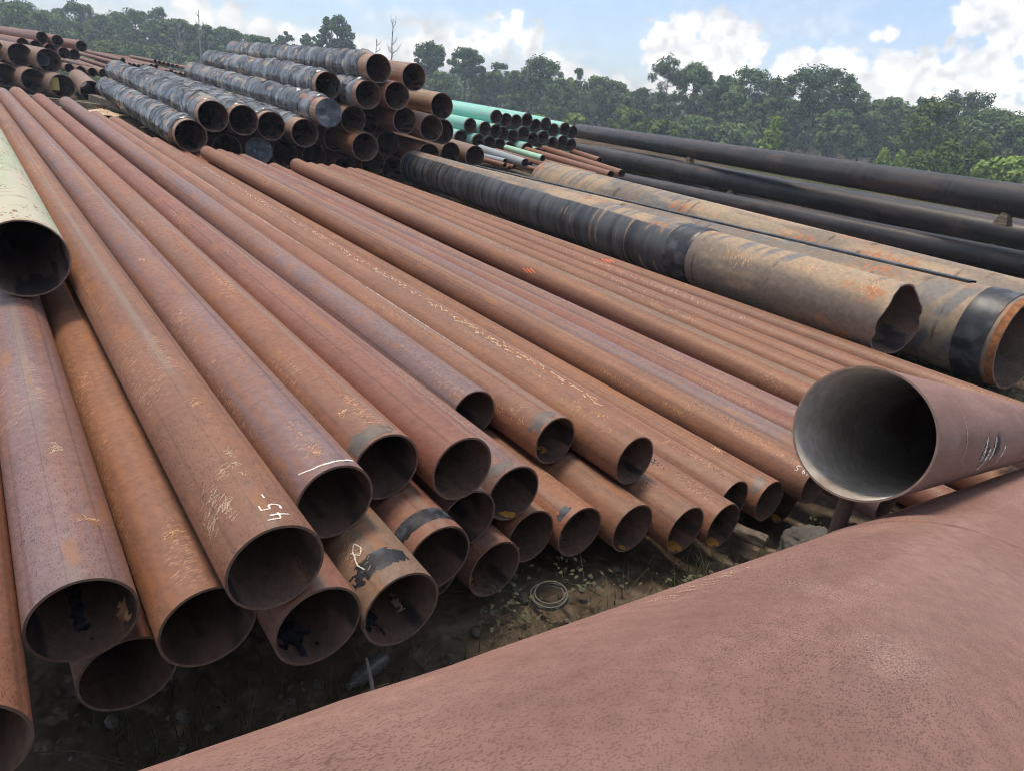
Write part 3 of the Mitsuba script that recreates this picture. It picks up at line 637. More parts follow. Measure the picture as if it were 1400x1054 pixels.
def scrape(code, s0, s1, t0, t1, mat='mat_scrape', name='scuff', cover=.5, freq=22, seed=1, cell=.005, table=None, label=None, lift=.001):
    """scuffs and white marks are bundles of fine scratches, burns and heat marks ragged stains"""
    p, k = (table or front)[code]
    if mat in ('mat_scrape', 'mat_dust'):
        r = np.random.default_rng(seed * 13 + int(s0 * 1000)); big = cell / .005
        area = (s1 - s0) * math.radians(t1 - t0) * p.R
        n = int(min(1200, max(20, area * 17000 * (cover - .25) / big ** 2)))
        mid = np.array([(s0 + s1) / 2, (t0 + t1) / 2]); half = np.array([(s1 - s0) / 2, (t1 - t0) / 2])
        knots = mid + r.normal(0, .42, (max(2, n // 14), 2)) * half
        lines = []
        for _ in range(n):
            c = knots[r.integers(0, len(knots))] + r.normal(0, .22, 2) * half
            L = r.uniform(.003, .012) * big; a = r.normal(1.15, .5); ds, dt = L * math.cos(a), math.degrees(L * math.sin(a) / p.R)
            lines.append([(c[0] - ds, c[1] - dt), (c[0] + r.normal(0, .1) * L, c[1]), (c[0] + ds, c[1] + dt)])
        add(k, name, mikit.ply(p.stroke(lines, .0013 * big), mat), label, kind='stuff'); return
    g = p.patch(s0, s1, t0, t1, .003, cover, freq * 6, seed, lift, 1.35)
    if g is not None: add(k, name, mikit.ply(g, mat), label, kind='stuff')
scrape('A', .07, .27, -66, -24, 'mat_dust', cover=.60, freq=30, seed=2); scrape('A', .20, .36, -15, 18, 'mat_dust', cover=.50, freq=34, seed=3); scrape('A', .62, .80, -8, 30, cover=.42, freq=30, seed=5)
scrape('B', .06, .20, -40, 10, cover=.40, freq=40, seed=4); scrape('B', .70, .82, -12, 16, cover=.50, freq=26, seed=6); scrape('B', 2.05, 2.16, -32, -14, 'mat_dust', 'white_scrape', .62, 20, 3)
scrape('L1', .19, .27, -5, 68, cover=.46, freq=30, seed=8); scrape('L1', .52, .64, -8, 22, 'mat_dust', cover=.42, freq=34, seed=7)
scrape('L2', .21, .28, -30, 25, cover=.42, freq=34, seed=9); scrape('C', .16, .26, -42, -14, cover=.48, freq=34, seed=10)
scrape('H', .045, .105, -80, 62, 'mat_scorch', 'burnt_stripe', .80, 9, 2)
scrape('U', .055, .125, -62, 34, 'mat_scorch', 'burnt_band', .66, 12, 5); scrape('C', .0, .08, -75, 20, 'mat_bluing', 'heat_mark', .60, 9, 3); scrape('S1', .0, .09, -70, 25, 'mat_bluing', 'heat_mark', .58, 9, 6)
scrape('F', .01, .07, -72, 10, 'mat_bluing', 'heat_mark', .60, 9, 4); scrape('K', .02, .06, -60, -18, 'mat_scorch', 'burn_mark', .66, 14, 7); scrape('P', .02, .08, -70, 0, 'mat_bluing', 'heat_mark', .60, 9, 8)
scrape('P', .27, .42, -25, 15, cover=.60, freq=24, seed=12); scrape('S2', .10, .40, -60, 20, cover=.40, freq=34, seed=13); scrape('S1', .10, .30, -75, -20, cover=.40, freq=34, seed=14)
scrape('N', .08, .75, -55, 25, 'mat_scorch', 'black_specks', .12, 40, 4); scrape('O', .35, .5, -30, 10, cover=.42, freq=30, seed=15); scrape('M', .08, .3, -40, 10, cover=.36, freq=40, seed=16)
scrape('U', .10, .34, -55, 0, 'mat_dust', 'pale_scribble', .33, 40, 18, .004); chalk('U', [[(.17, -38), (.14, -30), (.16, -22), (.19, -26), (.17, -34), (.12, -40), (.09, -36)]], .003, 'pale chalk squiggle')
scrape('R', .72, .95, -80, -40, cover=.46, freq=22, seed=19)
chalk('S1', [[(s, 28 - 3.2 * s + 4 * math.sin(s * 3.1)) for s in np.arange(.72, 1.95, .12)]], .006, 'thin white streak along the pipe', 'mat_chalk', 'white_streak')
chalk('S1', [[(s, 27 - 3.2 * s + 3 * math.sin(s * 3.1)) for s in np.arange(2.0, 4.1, .12)]], .008, None, 'mat_dust', 'white_streak')
scrape('S1', 2.4, 3.5, 12, 44, 'mat_dust', 'white_fleck', .34, 14, 20, .008)
chalk('S1', [[(s, 20 + 3 * math.sin(s * 2.1)) for s in np.arange(5.0, 7.3, .12)]], .010, None, 'mat_dust', 'white_streak')
rng = np.random.default_rng(5)
pO = front['O'][0]
sten = []
s = .9
while s < 9.2:
    w = rng.uniform(.02, .07)
    if rng.random() < .82:
        for q in range(rng.integers(1, 4)):
            t = -14 + rng.uniform(-11, 11); sten.append([(s + rng.uniform(0, .02), t), (s + w, t + rng.uniform(-9, 9))])
    s += w * (.9 if s < 5.5 else 1.5)
add(front['O'][1], 'stencil_lettering', mikit.ply(pO.stroke(sten, .006), 'mat_dust'), 'faint pale stencilled line of letters', kind='stuff')
for code, s0, s1, t0, t1 in (('W7', 4.2, 5.6, -60, -20), ('W8', 3.0, 6.5, -50, 0), ('W6', 3.6, 5.0, -40, 10), ('W4', 5.4, 8.0, 5, 45)):
    scrape(code, s0, s1, t0, t1, 'mat_dust', 'pale_streak', .34, 9, 21, .012)
for code, s, t in (('W9', 5.35, -40), ('W4', 5.75, -60)):
    chalk(code, [[(s, t), (s + .10, t + 12)], [(s + .05, t - 8), (s + .15, t + 4)], [(s + .10, t - 14), (s + .20, t - 3)]], .012, 'small orange paint mark', 'mat_orange_paint', 'paint_mark')
# stains inside the mouths
def inside(code, s0, s1, t0, t1, mat, name, cover, freq=16, seed=3, table=None, wall=.0065):
    p, k = (table or front)[code]
    g = p.patch(s0, s1, t0, t1, .003, cover - .12, freq * 5, seed, -.0012, 1.4, r=p.R - wall)
    if g is not None: add(k, name, mikit.ply(g, mat), kind='stuff')
inside('L1', .05, .5, 172, 192, 'mat_scorch', 'drip_stain', .85, 8); inside('T', .02, .2, 170, 232, 'mat_scorch', 'black_smear', .72, 8); inside('L1', .0, .12, 112, 140, 'mat_scrape', 'rust_streak', .62)
inside('M', .0, .10, 165, 215, 'mat_yellow_rust', 'rust_pool', .78, 8); inside('N', .0, .07, 165, 212, 'mat_yellow_rust', 'rust_pool', .78, 8); inside('Q', .0, .06, 165, 205, 'mat_yellow_rust', 'rust_pool', .7, 8)
inside('F', .0, .05, 160, 200, 'mat_yellow_rust', 'rust_pool', .66, 10); inside('S1', .02, .25, 150, 185, 'mat_yellow_rust', 'rust_streak', .52, 10); inside('U', .02, .25, 185, 235, 'mat_scorch', 'black_smear', .7, 8)
inside('I', .02, .16, 185, 215, 'mat_yellow_rust', 'rust_streak', .5, 14); inside('L', .0, .04, 170, 205, 'mat_yellow_rust', 'rust_pool', .6, 12); inside('U', .03, .2, 135, 165, 'mat_dust', 'pale_flakes', .40, 40); inside('K', .03, .2, 150, 200, 'mat_dust', 'pale_flakes', .36, 40)
inside('J', .02, .15, 160, 200, 'mat_scrape', 'debris', .44, 36)

# ------------------------------------------------------------------ the pale green pipe at the left, the two tilted pipes at the right front
GR = {'GR': steel_pipe('GR', 0, 'fat pale green pipe with cracked paint lying on the mauve pipe at the left edge', 'green_pipe', .006, 'mat_lichen', 'mat_bore_wide', 84)}
scrape('GR', .0, .03, -120, 120, 'mat_scrape', 'rusty_edge', .56, 12, 2, table=GR)
XZ = {'X': steel_pipe('X', PINK, 'dusty pink pipe propped on a post, its round mouth facing the camera', 'raised_pipe', .0045, 'mat_dusty', 'mat_bore_pale', 110, ns=30)}
for g, s0, t0 in (('A', .60, 84), ('g', .68, 88), ('8', .76, 84), ('p', .98, 86)): chalk('X', glyphs(g, s0, t0, .07, .141), .007, 'rough white painted letter', name='painted_letter', table=XZ)
scrape('X', .55, .72, 62, 112, 'mat_scorch', 'black_smudge', .40, 20, 4, table=XZ); scrape('X', .74, .92, 60, 108, 'mat_scorch', 'black_smudge', .42, 20, 6, table=XZ)
chalk('X', [[(.30, 30), (.31, 50), (.305, 70), (.315, 95)]], .004, None, 'mat_dust', 'weld_line', table=XZ)
zp = Pipe(PV['Z'], PINK, 3)
k = thing('foreground_pipe', 'huge dusty pink pipe filling the lower right foreground', 'pipe')
add(k, 'outer_wall', zp.tube('mat_dusty', 90, 160, bump=lambda S, TH: .0014 * np.exp(-((S - .86 - .02 * np.sin(TH)) / .03) ** 2) - .0008 * np.exp(-((S - .93) / .05) ** 2) + .0006 * np.sin(S * 5)))
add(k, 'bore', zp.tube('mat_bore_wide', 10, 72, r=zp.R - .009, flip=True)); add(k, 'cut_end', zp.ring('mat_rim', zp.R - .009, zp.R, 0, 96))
add(k, 'weld_seam', zp.tube('mat_rust_wide', nt=120, ss=np.linspace(1.980, 1.996, 7), bump=lambda S, TH: .0022 * np.sqrt(np.clip(1 - ((S - 1.988) / .0079) ** 2, 0, 1)) + .0006 * (meshkit.fbm(np.stack([S * 0, np.sin(TH) * 60, np.cos(TH) * 60], -1), 2, 3) - .5)))
ZT = {'Z': (zp, k)}
scrape('Z', .86, .90, -50, -40, 'mat_dust', 'white_scratch', .50, 30, 2, .003, table=ZT); scrape('Z', .72, .80, 15, 28, 'mat_dust', 'white_scratch', .5, 26, 3, .003, table=ZT)
scrape('Z', 1.1, 1.5, -40, -30, 'mat_dust', 'pale_scuff', .30, 30, 5, .004, table=ZT)

# ------------------------------------------------------------------ the two rear piles: pipes in black tape wrapping, and bare ones
def wrap_bump(seed, lump):
    def fn(S, TH):
        q = np.stack([S * 1.3, np.sin(TH) * 1.2, np.cos(TH) * 1.2 + seed * 5], -1)
        lap = ((S + .05 * np.sin(TH + seed)) * 3.1 + seed * .37 + .35 * meshkit.noise(q * 2, 3)) % 1.0
        fold = meshkit.fbm(np.stack([S * 11, np.sin(TH) * 1.1, np.cos(TH) * 1.1 + seed * 3], -1), 3, 2)
        tear = np.clip(meshkit.fbm(np.stack([S * .9, np.sin(TH) * .8, np.cos(TH) * .8 + seed * 9], -1), 3, 6) - .56, 0, 1)
        wave = meshkit.fbm(np.stack([S * 20, np.sin(TH) * 5, np.cos(TH) * 5 + seed], -1), 3, 7) - .5
        return .014 + .040 * lap ** 2 + .055 * (fold - .5) + 1.3 * lump * tear * (.25 + 1.2 * np.abs(wave))
    return fn
def wrapped_pipe(code, label, lump=.25, capped=False, bare=.32):
    p = Pipe(PV[code], TAN, seed=sum(map(ord, code)) * 5 % 12)
    k = thing('wrapped_pipe', label, 'pipe', 'black wrapped pipes in the rear piles')
    b = add(k, 'bare_end', p.tube('mat_rust_far', 6, 56, s1=bare + .1))
    add(k, 'tape_wrapping', p.tube('mat_wrap', nt=52, ss=np.concatenate([[bare], np.arange(bare + .015, p.L, .045)]), bump=lambda S, TH: wrap_bump(p.seed, lump)(S, TH) * np.clip((S - bare) / .02, 0.05, 1)))
    add(k, 'bore', p.tube('mat_bore_wide', 8, 52, r=p.R - .012, flip=True)); add(k, 'cut_end', p.ring('mat_rim', p.R - .012, p.R, 0, 52))
    if capped: add(k, 'end_cap', p.disc('mat_cap', -.004, r=p.R * .985, sag=.03), 'blue grey plastic sheet closing the end')
    return p, k
WR = [('p1', 'black wrapped pipe on the very top of the rear pile, against the sky', .10), ('p4', 'wrapped pipe with torn cream patches, leftmost in the rear pile, second row', .45), ('p5', 'wrapped pipe in the row under the top one, with grey bare end between two others', .30),
      ('q0', 'wrapped pipe with a cream hole halfway, first of the left four in a row', .40), ('q1', 'black wrapped pipe, second of the left four in a row', .42), ('q2', 'black wrapped pipe with a smooth back, third of the left four in a row', .22),
      ('q3', 'black wrapped pipe with a tan bare end, fourth of the left four', .15), ('q8', 'lone black wrapped pipe on the ground at the far left end of the rear pile', .32)]
for code, lab, lump in WR:
    if code != 'p8': wrapped_pipe(code, lab, lump, bare=.45 if code in ('q3', 'p1') else .22)
wrapped_pipe('p8', 'black wrapped pipe with its mouth closed by a blue grey cap', .25, True, .34)
BARE = [('p2', TAN, 'bare tan pipe ending against the trees, right of the topmost wrapped pipe'), ('p3', TAN, 'bare tan pipe at the right edge of the rear pile beside the mint green pipes'), ('p6', BROWN, 'bare rusty pipe mouth directly below the two topmost pipes'),
        ('p7', BROWN, 'half-hidden pipe mouth right of the rusty mouth below the top'), ('p9', GREYBROWN, 'reddish pipe mouth right of the blue grey capped one'), ('p10', VIOLET, 'dark recessed pipe mouth in the middle of the rear pile'), ('p11', VIOLET, 'dark pipe mouth with a thin pale rim, third row of the rear pile'),
        ('p12', GREYBROWN, 'grey rimmed pipe with reddish bore near the right edge of the rear pile'), ('p13', VIOLET, 'pipe mouth partly behind the grey rimmed pipe at the right edge of the rear pile'), ('p14', GREYBROWN, 'pipe mouth with a pale fleck in it, under the blue grey capped pipe'), ('p15', BROWN, 'pipe with a double pale rim, jutting out in the middle of the rear pile'),
        ('p16', GREYBROWN, 'pipe with a pale crusted bore right of the double-rimmed one'), ('p17', VIOLET, 'dark pipe mouth just above the back of the huge tarred pipe'), ('p18', VIOLET, 'pipe mouth in the lowest row beyond the far ends of the front stack'), ('p19', BROWN, 'rust rimmed pipe mouth in the lowest row, left of the ochre stained one'),
        ('p20', GREYBROWN, 'ochre stained pipe mouth low beside the far end of the huge tarred pipe'), ('p21', GREYBROWN, 'tan pipe mouth peeping over the far end of the huge tarred pipe'), ('p22', GREYBROWN, 'mottled short-looking pipe with black mouth, last of the rear pile before the mint green pipes'),
        ('q5', VIOLET, 'dark pipe mouth right of the crazed grey cap in the lower row'), ('q6', VIOLET, 'dark pipe mouth in the lower row under the tan-ended wrapped pipe'), ('q7', VIOLET, 'pipe mouth in the lower row between the lone wrapped pipe and the crazed grey cap')]
rear = {}
for code, tint, lab in BARE:
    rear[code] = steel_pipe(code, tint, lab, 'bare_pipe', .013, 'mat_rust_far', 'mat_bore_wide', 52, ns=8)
rear['q4'] = steel_pipe('q4', GREYBROWN, 'pipe closed by a crazed grey plastic cap in the lower row of the rear pile', 'capped_pipe', .013, 'mat_rust_far', 'mat_bore_wide', 52, ns=8)
add(rear['q4'][1], 'end_cap', rear['q4'][0].disc('mat_cap', -.004, r=PV['q4'][6] * .985, sag=.03), 'crazed grey plastic cap')

# ------------------------------------------------------------------ the three wide weathered pipes
def torch(th): return .035 * np.sin(th * 2 + .6) + .05 * (meshkit.fbm(np.stack([np.sin(th) * 3, np.cos(th) * 3, 0 * th], -1), 3, 4) - .5)
b1 = steel_pipe('B1', 0, 'huge brown pipe with a black tar coated flank and a ragged torch-cut end', 'wide_pipe', .014, 'mat_weathered', 'mat_bore_wide', 110, ns=120, cut=torch)
p = b1[0]
S, TH = np.meshgrid(np.arange(2.5, p.L - .05, .05), np.linspace(-np.pi, -.66, 60), indexing='ij')
edge = .10 * (meshkit.fbm(np.stack([S * 1.6, 0 * S, 0 * S], -1), 4, 5) - .5) + .10 * np.clip((S - 5) / 6, 0, 1)
TH2 = TH + (TH + np.pi) / (np.pi - .66) * edge
rad = p.R + .009 + .004 * (meshkit.fbm(np.stack([S * 14, TH * 2, 0 * S], -1), 3, 3) - .5)
rad[:, -1] = p.R - .002
rad[0] = p.R - .002
add(b1[1], 'tar_coating', mikit.ply((p.at(S, TH2, rad).reshape(-1, 3), grid_faces(*S.shape)), 'mat_tar', smooth=True, uv=np.stack([S, TH2 / 2 / np.pi], -1).reshape(-1, 2)), 'black tar coating on the near flank')
add(b1[1], 'tape_band', p.tube('mat_tar2', nt=90, ss=np.linspace(2.28, 2.66, 14), bump=lambda S, TH: .016 * np.clip(np.minimum(S - 2.279, 2.661 - S) / .02, 0, 1) + .006 * (meshkit.fbm(np.stack([S * 16, np.sin(TH) * 2, np.cos(TH) * 2], -1), 3, 3) - .5)), 'wide band of black tape')
for a, b, t0, t1 in ((.55, 1.1, -60, 10), (1.3, 2.1, -70, 0), (.0, .35, -90, 20)):
    scrape('B1', a, b, t0, t1, 'mat_scrape', 'rust_flake', .36, 7, int(a * 10), .02, table={'B1': b1})
b2 = steel_pipe('B2', 0, 'huge brown pipe with a blue black taped band and orange rim at the right edge', 'wide_pipe', .016, 'mat_weathered', 'mat_bore_wide', 110, ns=60)
p = b2[0]; B2T = {'B2': b2}
add(b2[1], 'tape_band', p.tube('mat_tar2', nt=90, ss=np.linspace(.10, .36, 10), bump=lambda S, TH: .010 + .008 * (meshkit.fbm(np.stack([S * 16, np.sin(TH) * 2, np.cos(TH) * 2], -1), 3, 3) - .5)), 'blue black tape band near the end')
add(b2[1], 'orange_rim', p.tube('mat_rust_orange', nt=90, ss=np.linspace(-.002, .065, 6), bump=lambda S, TH: .004 + .003 * (meshkit.fbm(np.stack([S * 30, np.sin(TH) * 9, np.cos(TH) * 9], -1), 3, 3) - .5)), 'orange rusted rim')
S, TH = np.meshgrid(np.arange(.55, p.L, .06), np.radians(np.array([-6, -5.5, 12, 12.5])), indexing='ij')
wob = .012 * (meshkit.fbm(np.stack([S * 1.2, 0 * S, 0 * S], -1), 3, 5) - .5) / p.R
add(b2[1], 'coating_strip', mikit.ply((p.at(S, TH + wob, p.R + np.array([-.001, .022, .022, -.001])[None] + 0 * S).reshape(-1, 3), grid_faces(*S.shape)), 'mat_tar2'), 'dark strip running along the crest')
b3 = steel_pipe('B3', 0, 'ribbed grey brown pipe between the orange-rimmed pipe and the black pipes', 'wide_pipe', .016, 'mat_weathered', 'mat_bore_wide', 90, ns=20)

# ------------------------------------------------------------------ black pipes on timbers at the right
BK = {}
for code, lab in (('K1', 'uppermost of the three long black pipes at the right, in front of the trees'), ('K2', 'middle one of the three long black pipes at the right'), ('K3', 'lowest and thinnest of the three long black pipes at the right')):
    BK[code] = steel_pipe(code, 0, lab, 'black_pipe', .012, 'mat_black', 'mat_bore_wide', 80, ns=20)
def offset(code, right, up, R, l0=0, l1=0):
    v = np.array(PV[code]); c, d, L, a, b = frame(v[:3], v[3:6])
    return [*(c + a * right + [0, 0, up] + d * l0), *(v[3:6] + a * right + [0, 0, up] - d * l1), R]
PV['K4'] = offset('K2', .62, -.01, .28, .4, .5); PV['K5'] = offset('K3', .66, -.10, .25, .2, .4)
BK['K4'] = steel_pipe('K4', 0, 'black pipe seen through the gap below the uppermost black pipe', 'black_pipe', .012, 'mat_black', 'mat_bore_wide', 60, ns=8)
BK['K5'] = steel_pipe('K5', 0, 'black pipe in the shade under the middle black pipe', 'black_pipe', .012, 'mat_black', 'mat_bore_wide', 60, ns=8)
def wedge(code, s, size, lab, turn=.2, seed=1, painted=False, th=-100):
    p = BK[code][0]
    pos = p.at(s, math.radians(th), p.R + size[1] * .42)
    ang = math.atan2(p.d[1], p.d[0]) + turn
    m = rounded_box(size, .012, seed, .05); v = m[0].copy(); v[:, :2] *= (1 - .55 * np.clip((v[:, 2:] + size[2] / 2) / size[2], 0, 1))
    k = thing('wood_chock', lab, 'block')
    add(k, 'block', mikit.ply(xform((v, m[1]), pos, rotz(ang)), 'mat_wood', smooth=35))
    if painted:
        w = rounded_box((.10, .04, .09), .006); add(k, 'painted_face', mikit.ply(xform(w, pos + rotz(ang) @ np.array([-.02, -size[1] * .5, -.05]) + np.array([.09, -.05, -.02]), rotz(ang)), 'mat_orange_paint'), 'orange painted face')
wedge('K1', 12.1, (.30, .26, .22), 'pale wooden chock under the uppermost black pipe, near its far part', .2, 2, th=-150)
wedge('K1', 1.78, (.26, .22, .22), 'wooden chock under the uppermost black pipe at the right edge', .1, 3, th=-150)
wedge('K2', 9.6, (.30, .24, .20), 'dark wooden chock under the middle black pipe, left one', .3, 4, th=-150)
wedge('K2', 2.5, (.24, .20, .24), 'wooden chock with an orange painted face under the middle black pipe', .1, 5, True, th=-150)
def timber(c, e, w, h, label, mat='mat_wood', seed=1, name='timber', group=None):
    c, e = np.array(c, float), np.array(e, float); L = np.linalg.norm(e - c); d = (e - c) / L
    m = rounded_box((L, w, h), .015, seed, .02); a = np.cross([0, 0, 1.0], d); a /= np.linalg.norm(a); up = np.cross(d, a)
    single(name, mikit.ply(xform(m, (c + e) / 2, np.stack([d, a, up], 1)), mat, smooth=35), label, 'timber', group)
for s, lab in ((10.5, 'left'), (2.4, 'right')):
    q = BK['K3'][0].at(s, math.pi, PV['K3'][6] + .06); a = BK['K3'][0].a
    timber(q - a * .5, q + a * 2.2, .2, .12, f'timber sleeper under the black pipes, {lab} one', seed=int(s))
    q = BK['K2'][0].at(s, math.pi, PV['K2'][6] + .05); a = BK['K2'][0].a
    timber(q - a * .25, q + a * 1.4, .16, .10, f'timber between the lower and middle black pipes, {lab} one', seed=int(s) + 3)

# ------------------------------------------------------------------ the mint green pipes behind
ORD = 'first second third fourth fifth sixth seventh eighth ninth tenth eleventh'.split()
for row, pre, n in (('top', 'g', 9), ('middle', 'h', 11), ('bottom', 'i', 7)):
    for i in range(1, n + 1):
        code = f'{pre}{i}'
        p = Pipe(PV[code], GREYBROWN, seed=i + ord(pre))
        k = thing('mint_pipe', f'mint green coated pipe, {ORD[i - 1]} from the left in the {row} row of the green stack', 'pipe', 'mint green pipes in the stack behind')
        add(k, 'coating', p.tube('mat_green', 3, 40, s0=.05)); add(k, 'bare_end', p.tube('mat_rust_far', 3, 40, r=p.R - .004, s1=.07))
        add(k, 'bore', p.tube('mat_bore_wide', 6, 40, r=p.R - .014, flip=True)); add(k, 'cut_end', p.ring('mat_rim', p.R - .014, p.R - .004, 0, 40))
# ------------------------------------------------------------------ thin pipes lying between
THIN = [('ra', BROWN, 'long red brown pipe running up to the end of the middle black pipe'), ('rb', BROWN, 'red brown pipe next to the far end of the middle black pipe'), ('rc', BROWN, 'red brown pipe furthest back, just under the green stack'), ('rd', BROWN, 'red brown pipe, second from the front of the row before the green stack'), ('re', BROWN, 'red brown pipe nearest the huge tarred pipe in the row before the green stack'), ('rr1', BROWN, 'thin rusty pipe with a dark mouth beside the grey pipe')]
for code, tint, lab in THIN: steel_pipe(code, tint, lab, 'thin_pipe', .008, 'mat_rust_far', 'mat_bore_wide', 28, ns=4)
steel_pipe('lg', 0, 'single pale green pipe lying across the red brown pipes', 'thin_pipe', .008, 'mat_pale_green', 'mat_bore_wide', 28, ns=3)
steel_pipe('gr1', 0, 'blue grey pipe in front of the red brown pipes', 'thin_pipe', .008, 'mat_grey_pipe', 'mat_bore_wide', 28, ns=3)
steel_pipe('gr2', 0, 'thin grey white pipe behind the huge tarred pipe', 'thin_pipe', .008, 'mat_grey_pipe', 'mat_bore_wide', 24, ns=3)
steel_pipe('gr3', 0, 'pale grey pipe behind the crest of the huge tarred pipe', 'thin_pipe', .008, 'mat_grey_pipe', 'mat_bore_wide', 24, ns=3)
for i in range(5): steel_pipe(f'rs{i}', BROWN, f'very thin rusty pipe end, {ORD[i]} in the bundle behind the huge tarred pipe', 'thin_pipe', .006, 'mat_rust_far', 'mat_bore_wide', 20, ns=2, group='very thin pipes in the bundle')

# ------------------------------------------------------------------ far left piles
LEFT = [('x1', 'wide rusty pipe with a pale object inside, topmost of the wide left pile'), ('x2', 'wide open rusty pipe, upper row of the wide left pile, second from the left edge'), ('x3', 'wide rusty pipe cut by the left edge of the view'), ('x4', 'wide rusty pipe mouth low in the left pile, left of the yellow-tagged one'), ('x5', 'wide dark pipe mouth with a yellow tag inside'), ('x6', 'wide dark pipe mouth low at the left edge of the left pile'),
        ('v1', 'violet pipe on top of the far left pile, leftmost of its top row'), ('v2', 'violet pipe on top of the far left pile, second of its top row'), ('v3', 'violet pipe standing out at the right of the far left pile'), ('v4', 'violet pipe coming in from the left edge, second row of the far left pile'), ('v5', 'dark pipe mouth, second of the second row of the far left pile'), ('v6', 'dark pipe mouth, third of the second row of the far left pile'), ('v7', 'dark pipe mouth in the lower right of the far left pile'), ('v8', 'dark pipe mouth tucked under the rightmost pipe of the far left pile'),
        ('y1', 'grey brown pipe on the ground with its mouth beside the lone wrapped pipe')]
for code, lab in LEFT:
    pp = steel_pipe(code, VIOLET if code[0] == 'v' else GREYBROWN, lab, 'left_pipe', .014, 'mat_rust_far', 'mat_bore_wide', 48, ns=6)
    if code == 'x5': add(pp[1], 'yellow_tag', mikit.ply(xform(rounded_box((.25, .02, .42), .005), pp[0].at(.15, math.radians(-75), .2), rotz(.6)), 'mat_yellow'), 'yellow tag')
    if code == 'x1': add(pp[1], 'inner_liner', Pipe([*(pp[0].at(.25, -1.57, .12) - [0, 0, ZC]), *(pp[0].at(2.0, -1.57, .14) - [0, 0, ZC]), .2]).tube('mat_grey_pipe', 2, 30), 'pale pipe lying inside')
for i in range(1, 5): steel_pipe(f'e{i}', GREYBROWN, (f'small dark pipe mouth, {ORD[i - 1]} in the short row behind the grey brown pipe' if i != 3 else 'small blue-capped pipe mouth in the short row behind the grey brown pipe'), 'row_pipe', .01, 'mat_rust_far', 'mat_bore_wide', 32, ns=3, group=None if i == 3 else 'short row of small pipe mouths')
for i in range(4): steel_pipe(f's{i}', VIOLET, ['long violet red pipe at the left, uppermost one', 'long violet red pipe at the left, second from above', 'long violet red pipe at the left, lowest', 'long violet red pipe at the left, farthest back'][i], 'long_pipe', .008, 'mat_rust_far', 'mat_bore_wide', 24, ns=3)
for pre, n, lab, g in (('ta', 10, 'upper row behind the left wrapped pipes', 'thin pipes, upper of two rows'), ('tb', 10, 'lower row behind the left wrapped pipes', 'thin pipes, lower of two rows'), ('tc', 7, 'row just left of the long middle wrapped pipe', 'thin pipes in the short row'), ('td', 6, 'farthest row below the trees', 'thin pipes in the farthest row')):
    for i in range(n): steel_pipe(f'{pre}{i}', VIOLET, f'thin pipe end, {ORD[i]} from left, {lab}', 'thin_pipe', .008, 'mat_rust_far', 'mat_bore_wide', 18, ns=2, group=g)
steel_pipe('te0', BROWN, 'single red brown pipe resting on the thin pipes below the trees', 'long_pipe', .008, 'mat_rust_far', 'mat_bore_wide', 24, ns=3)

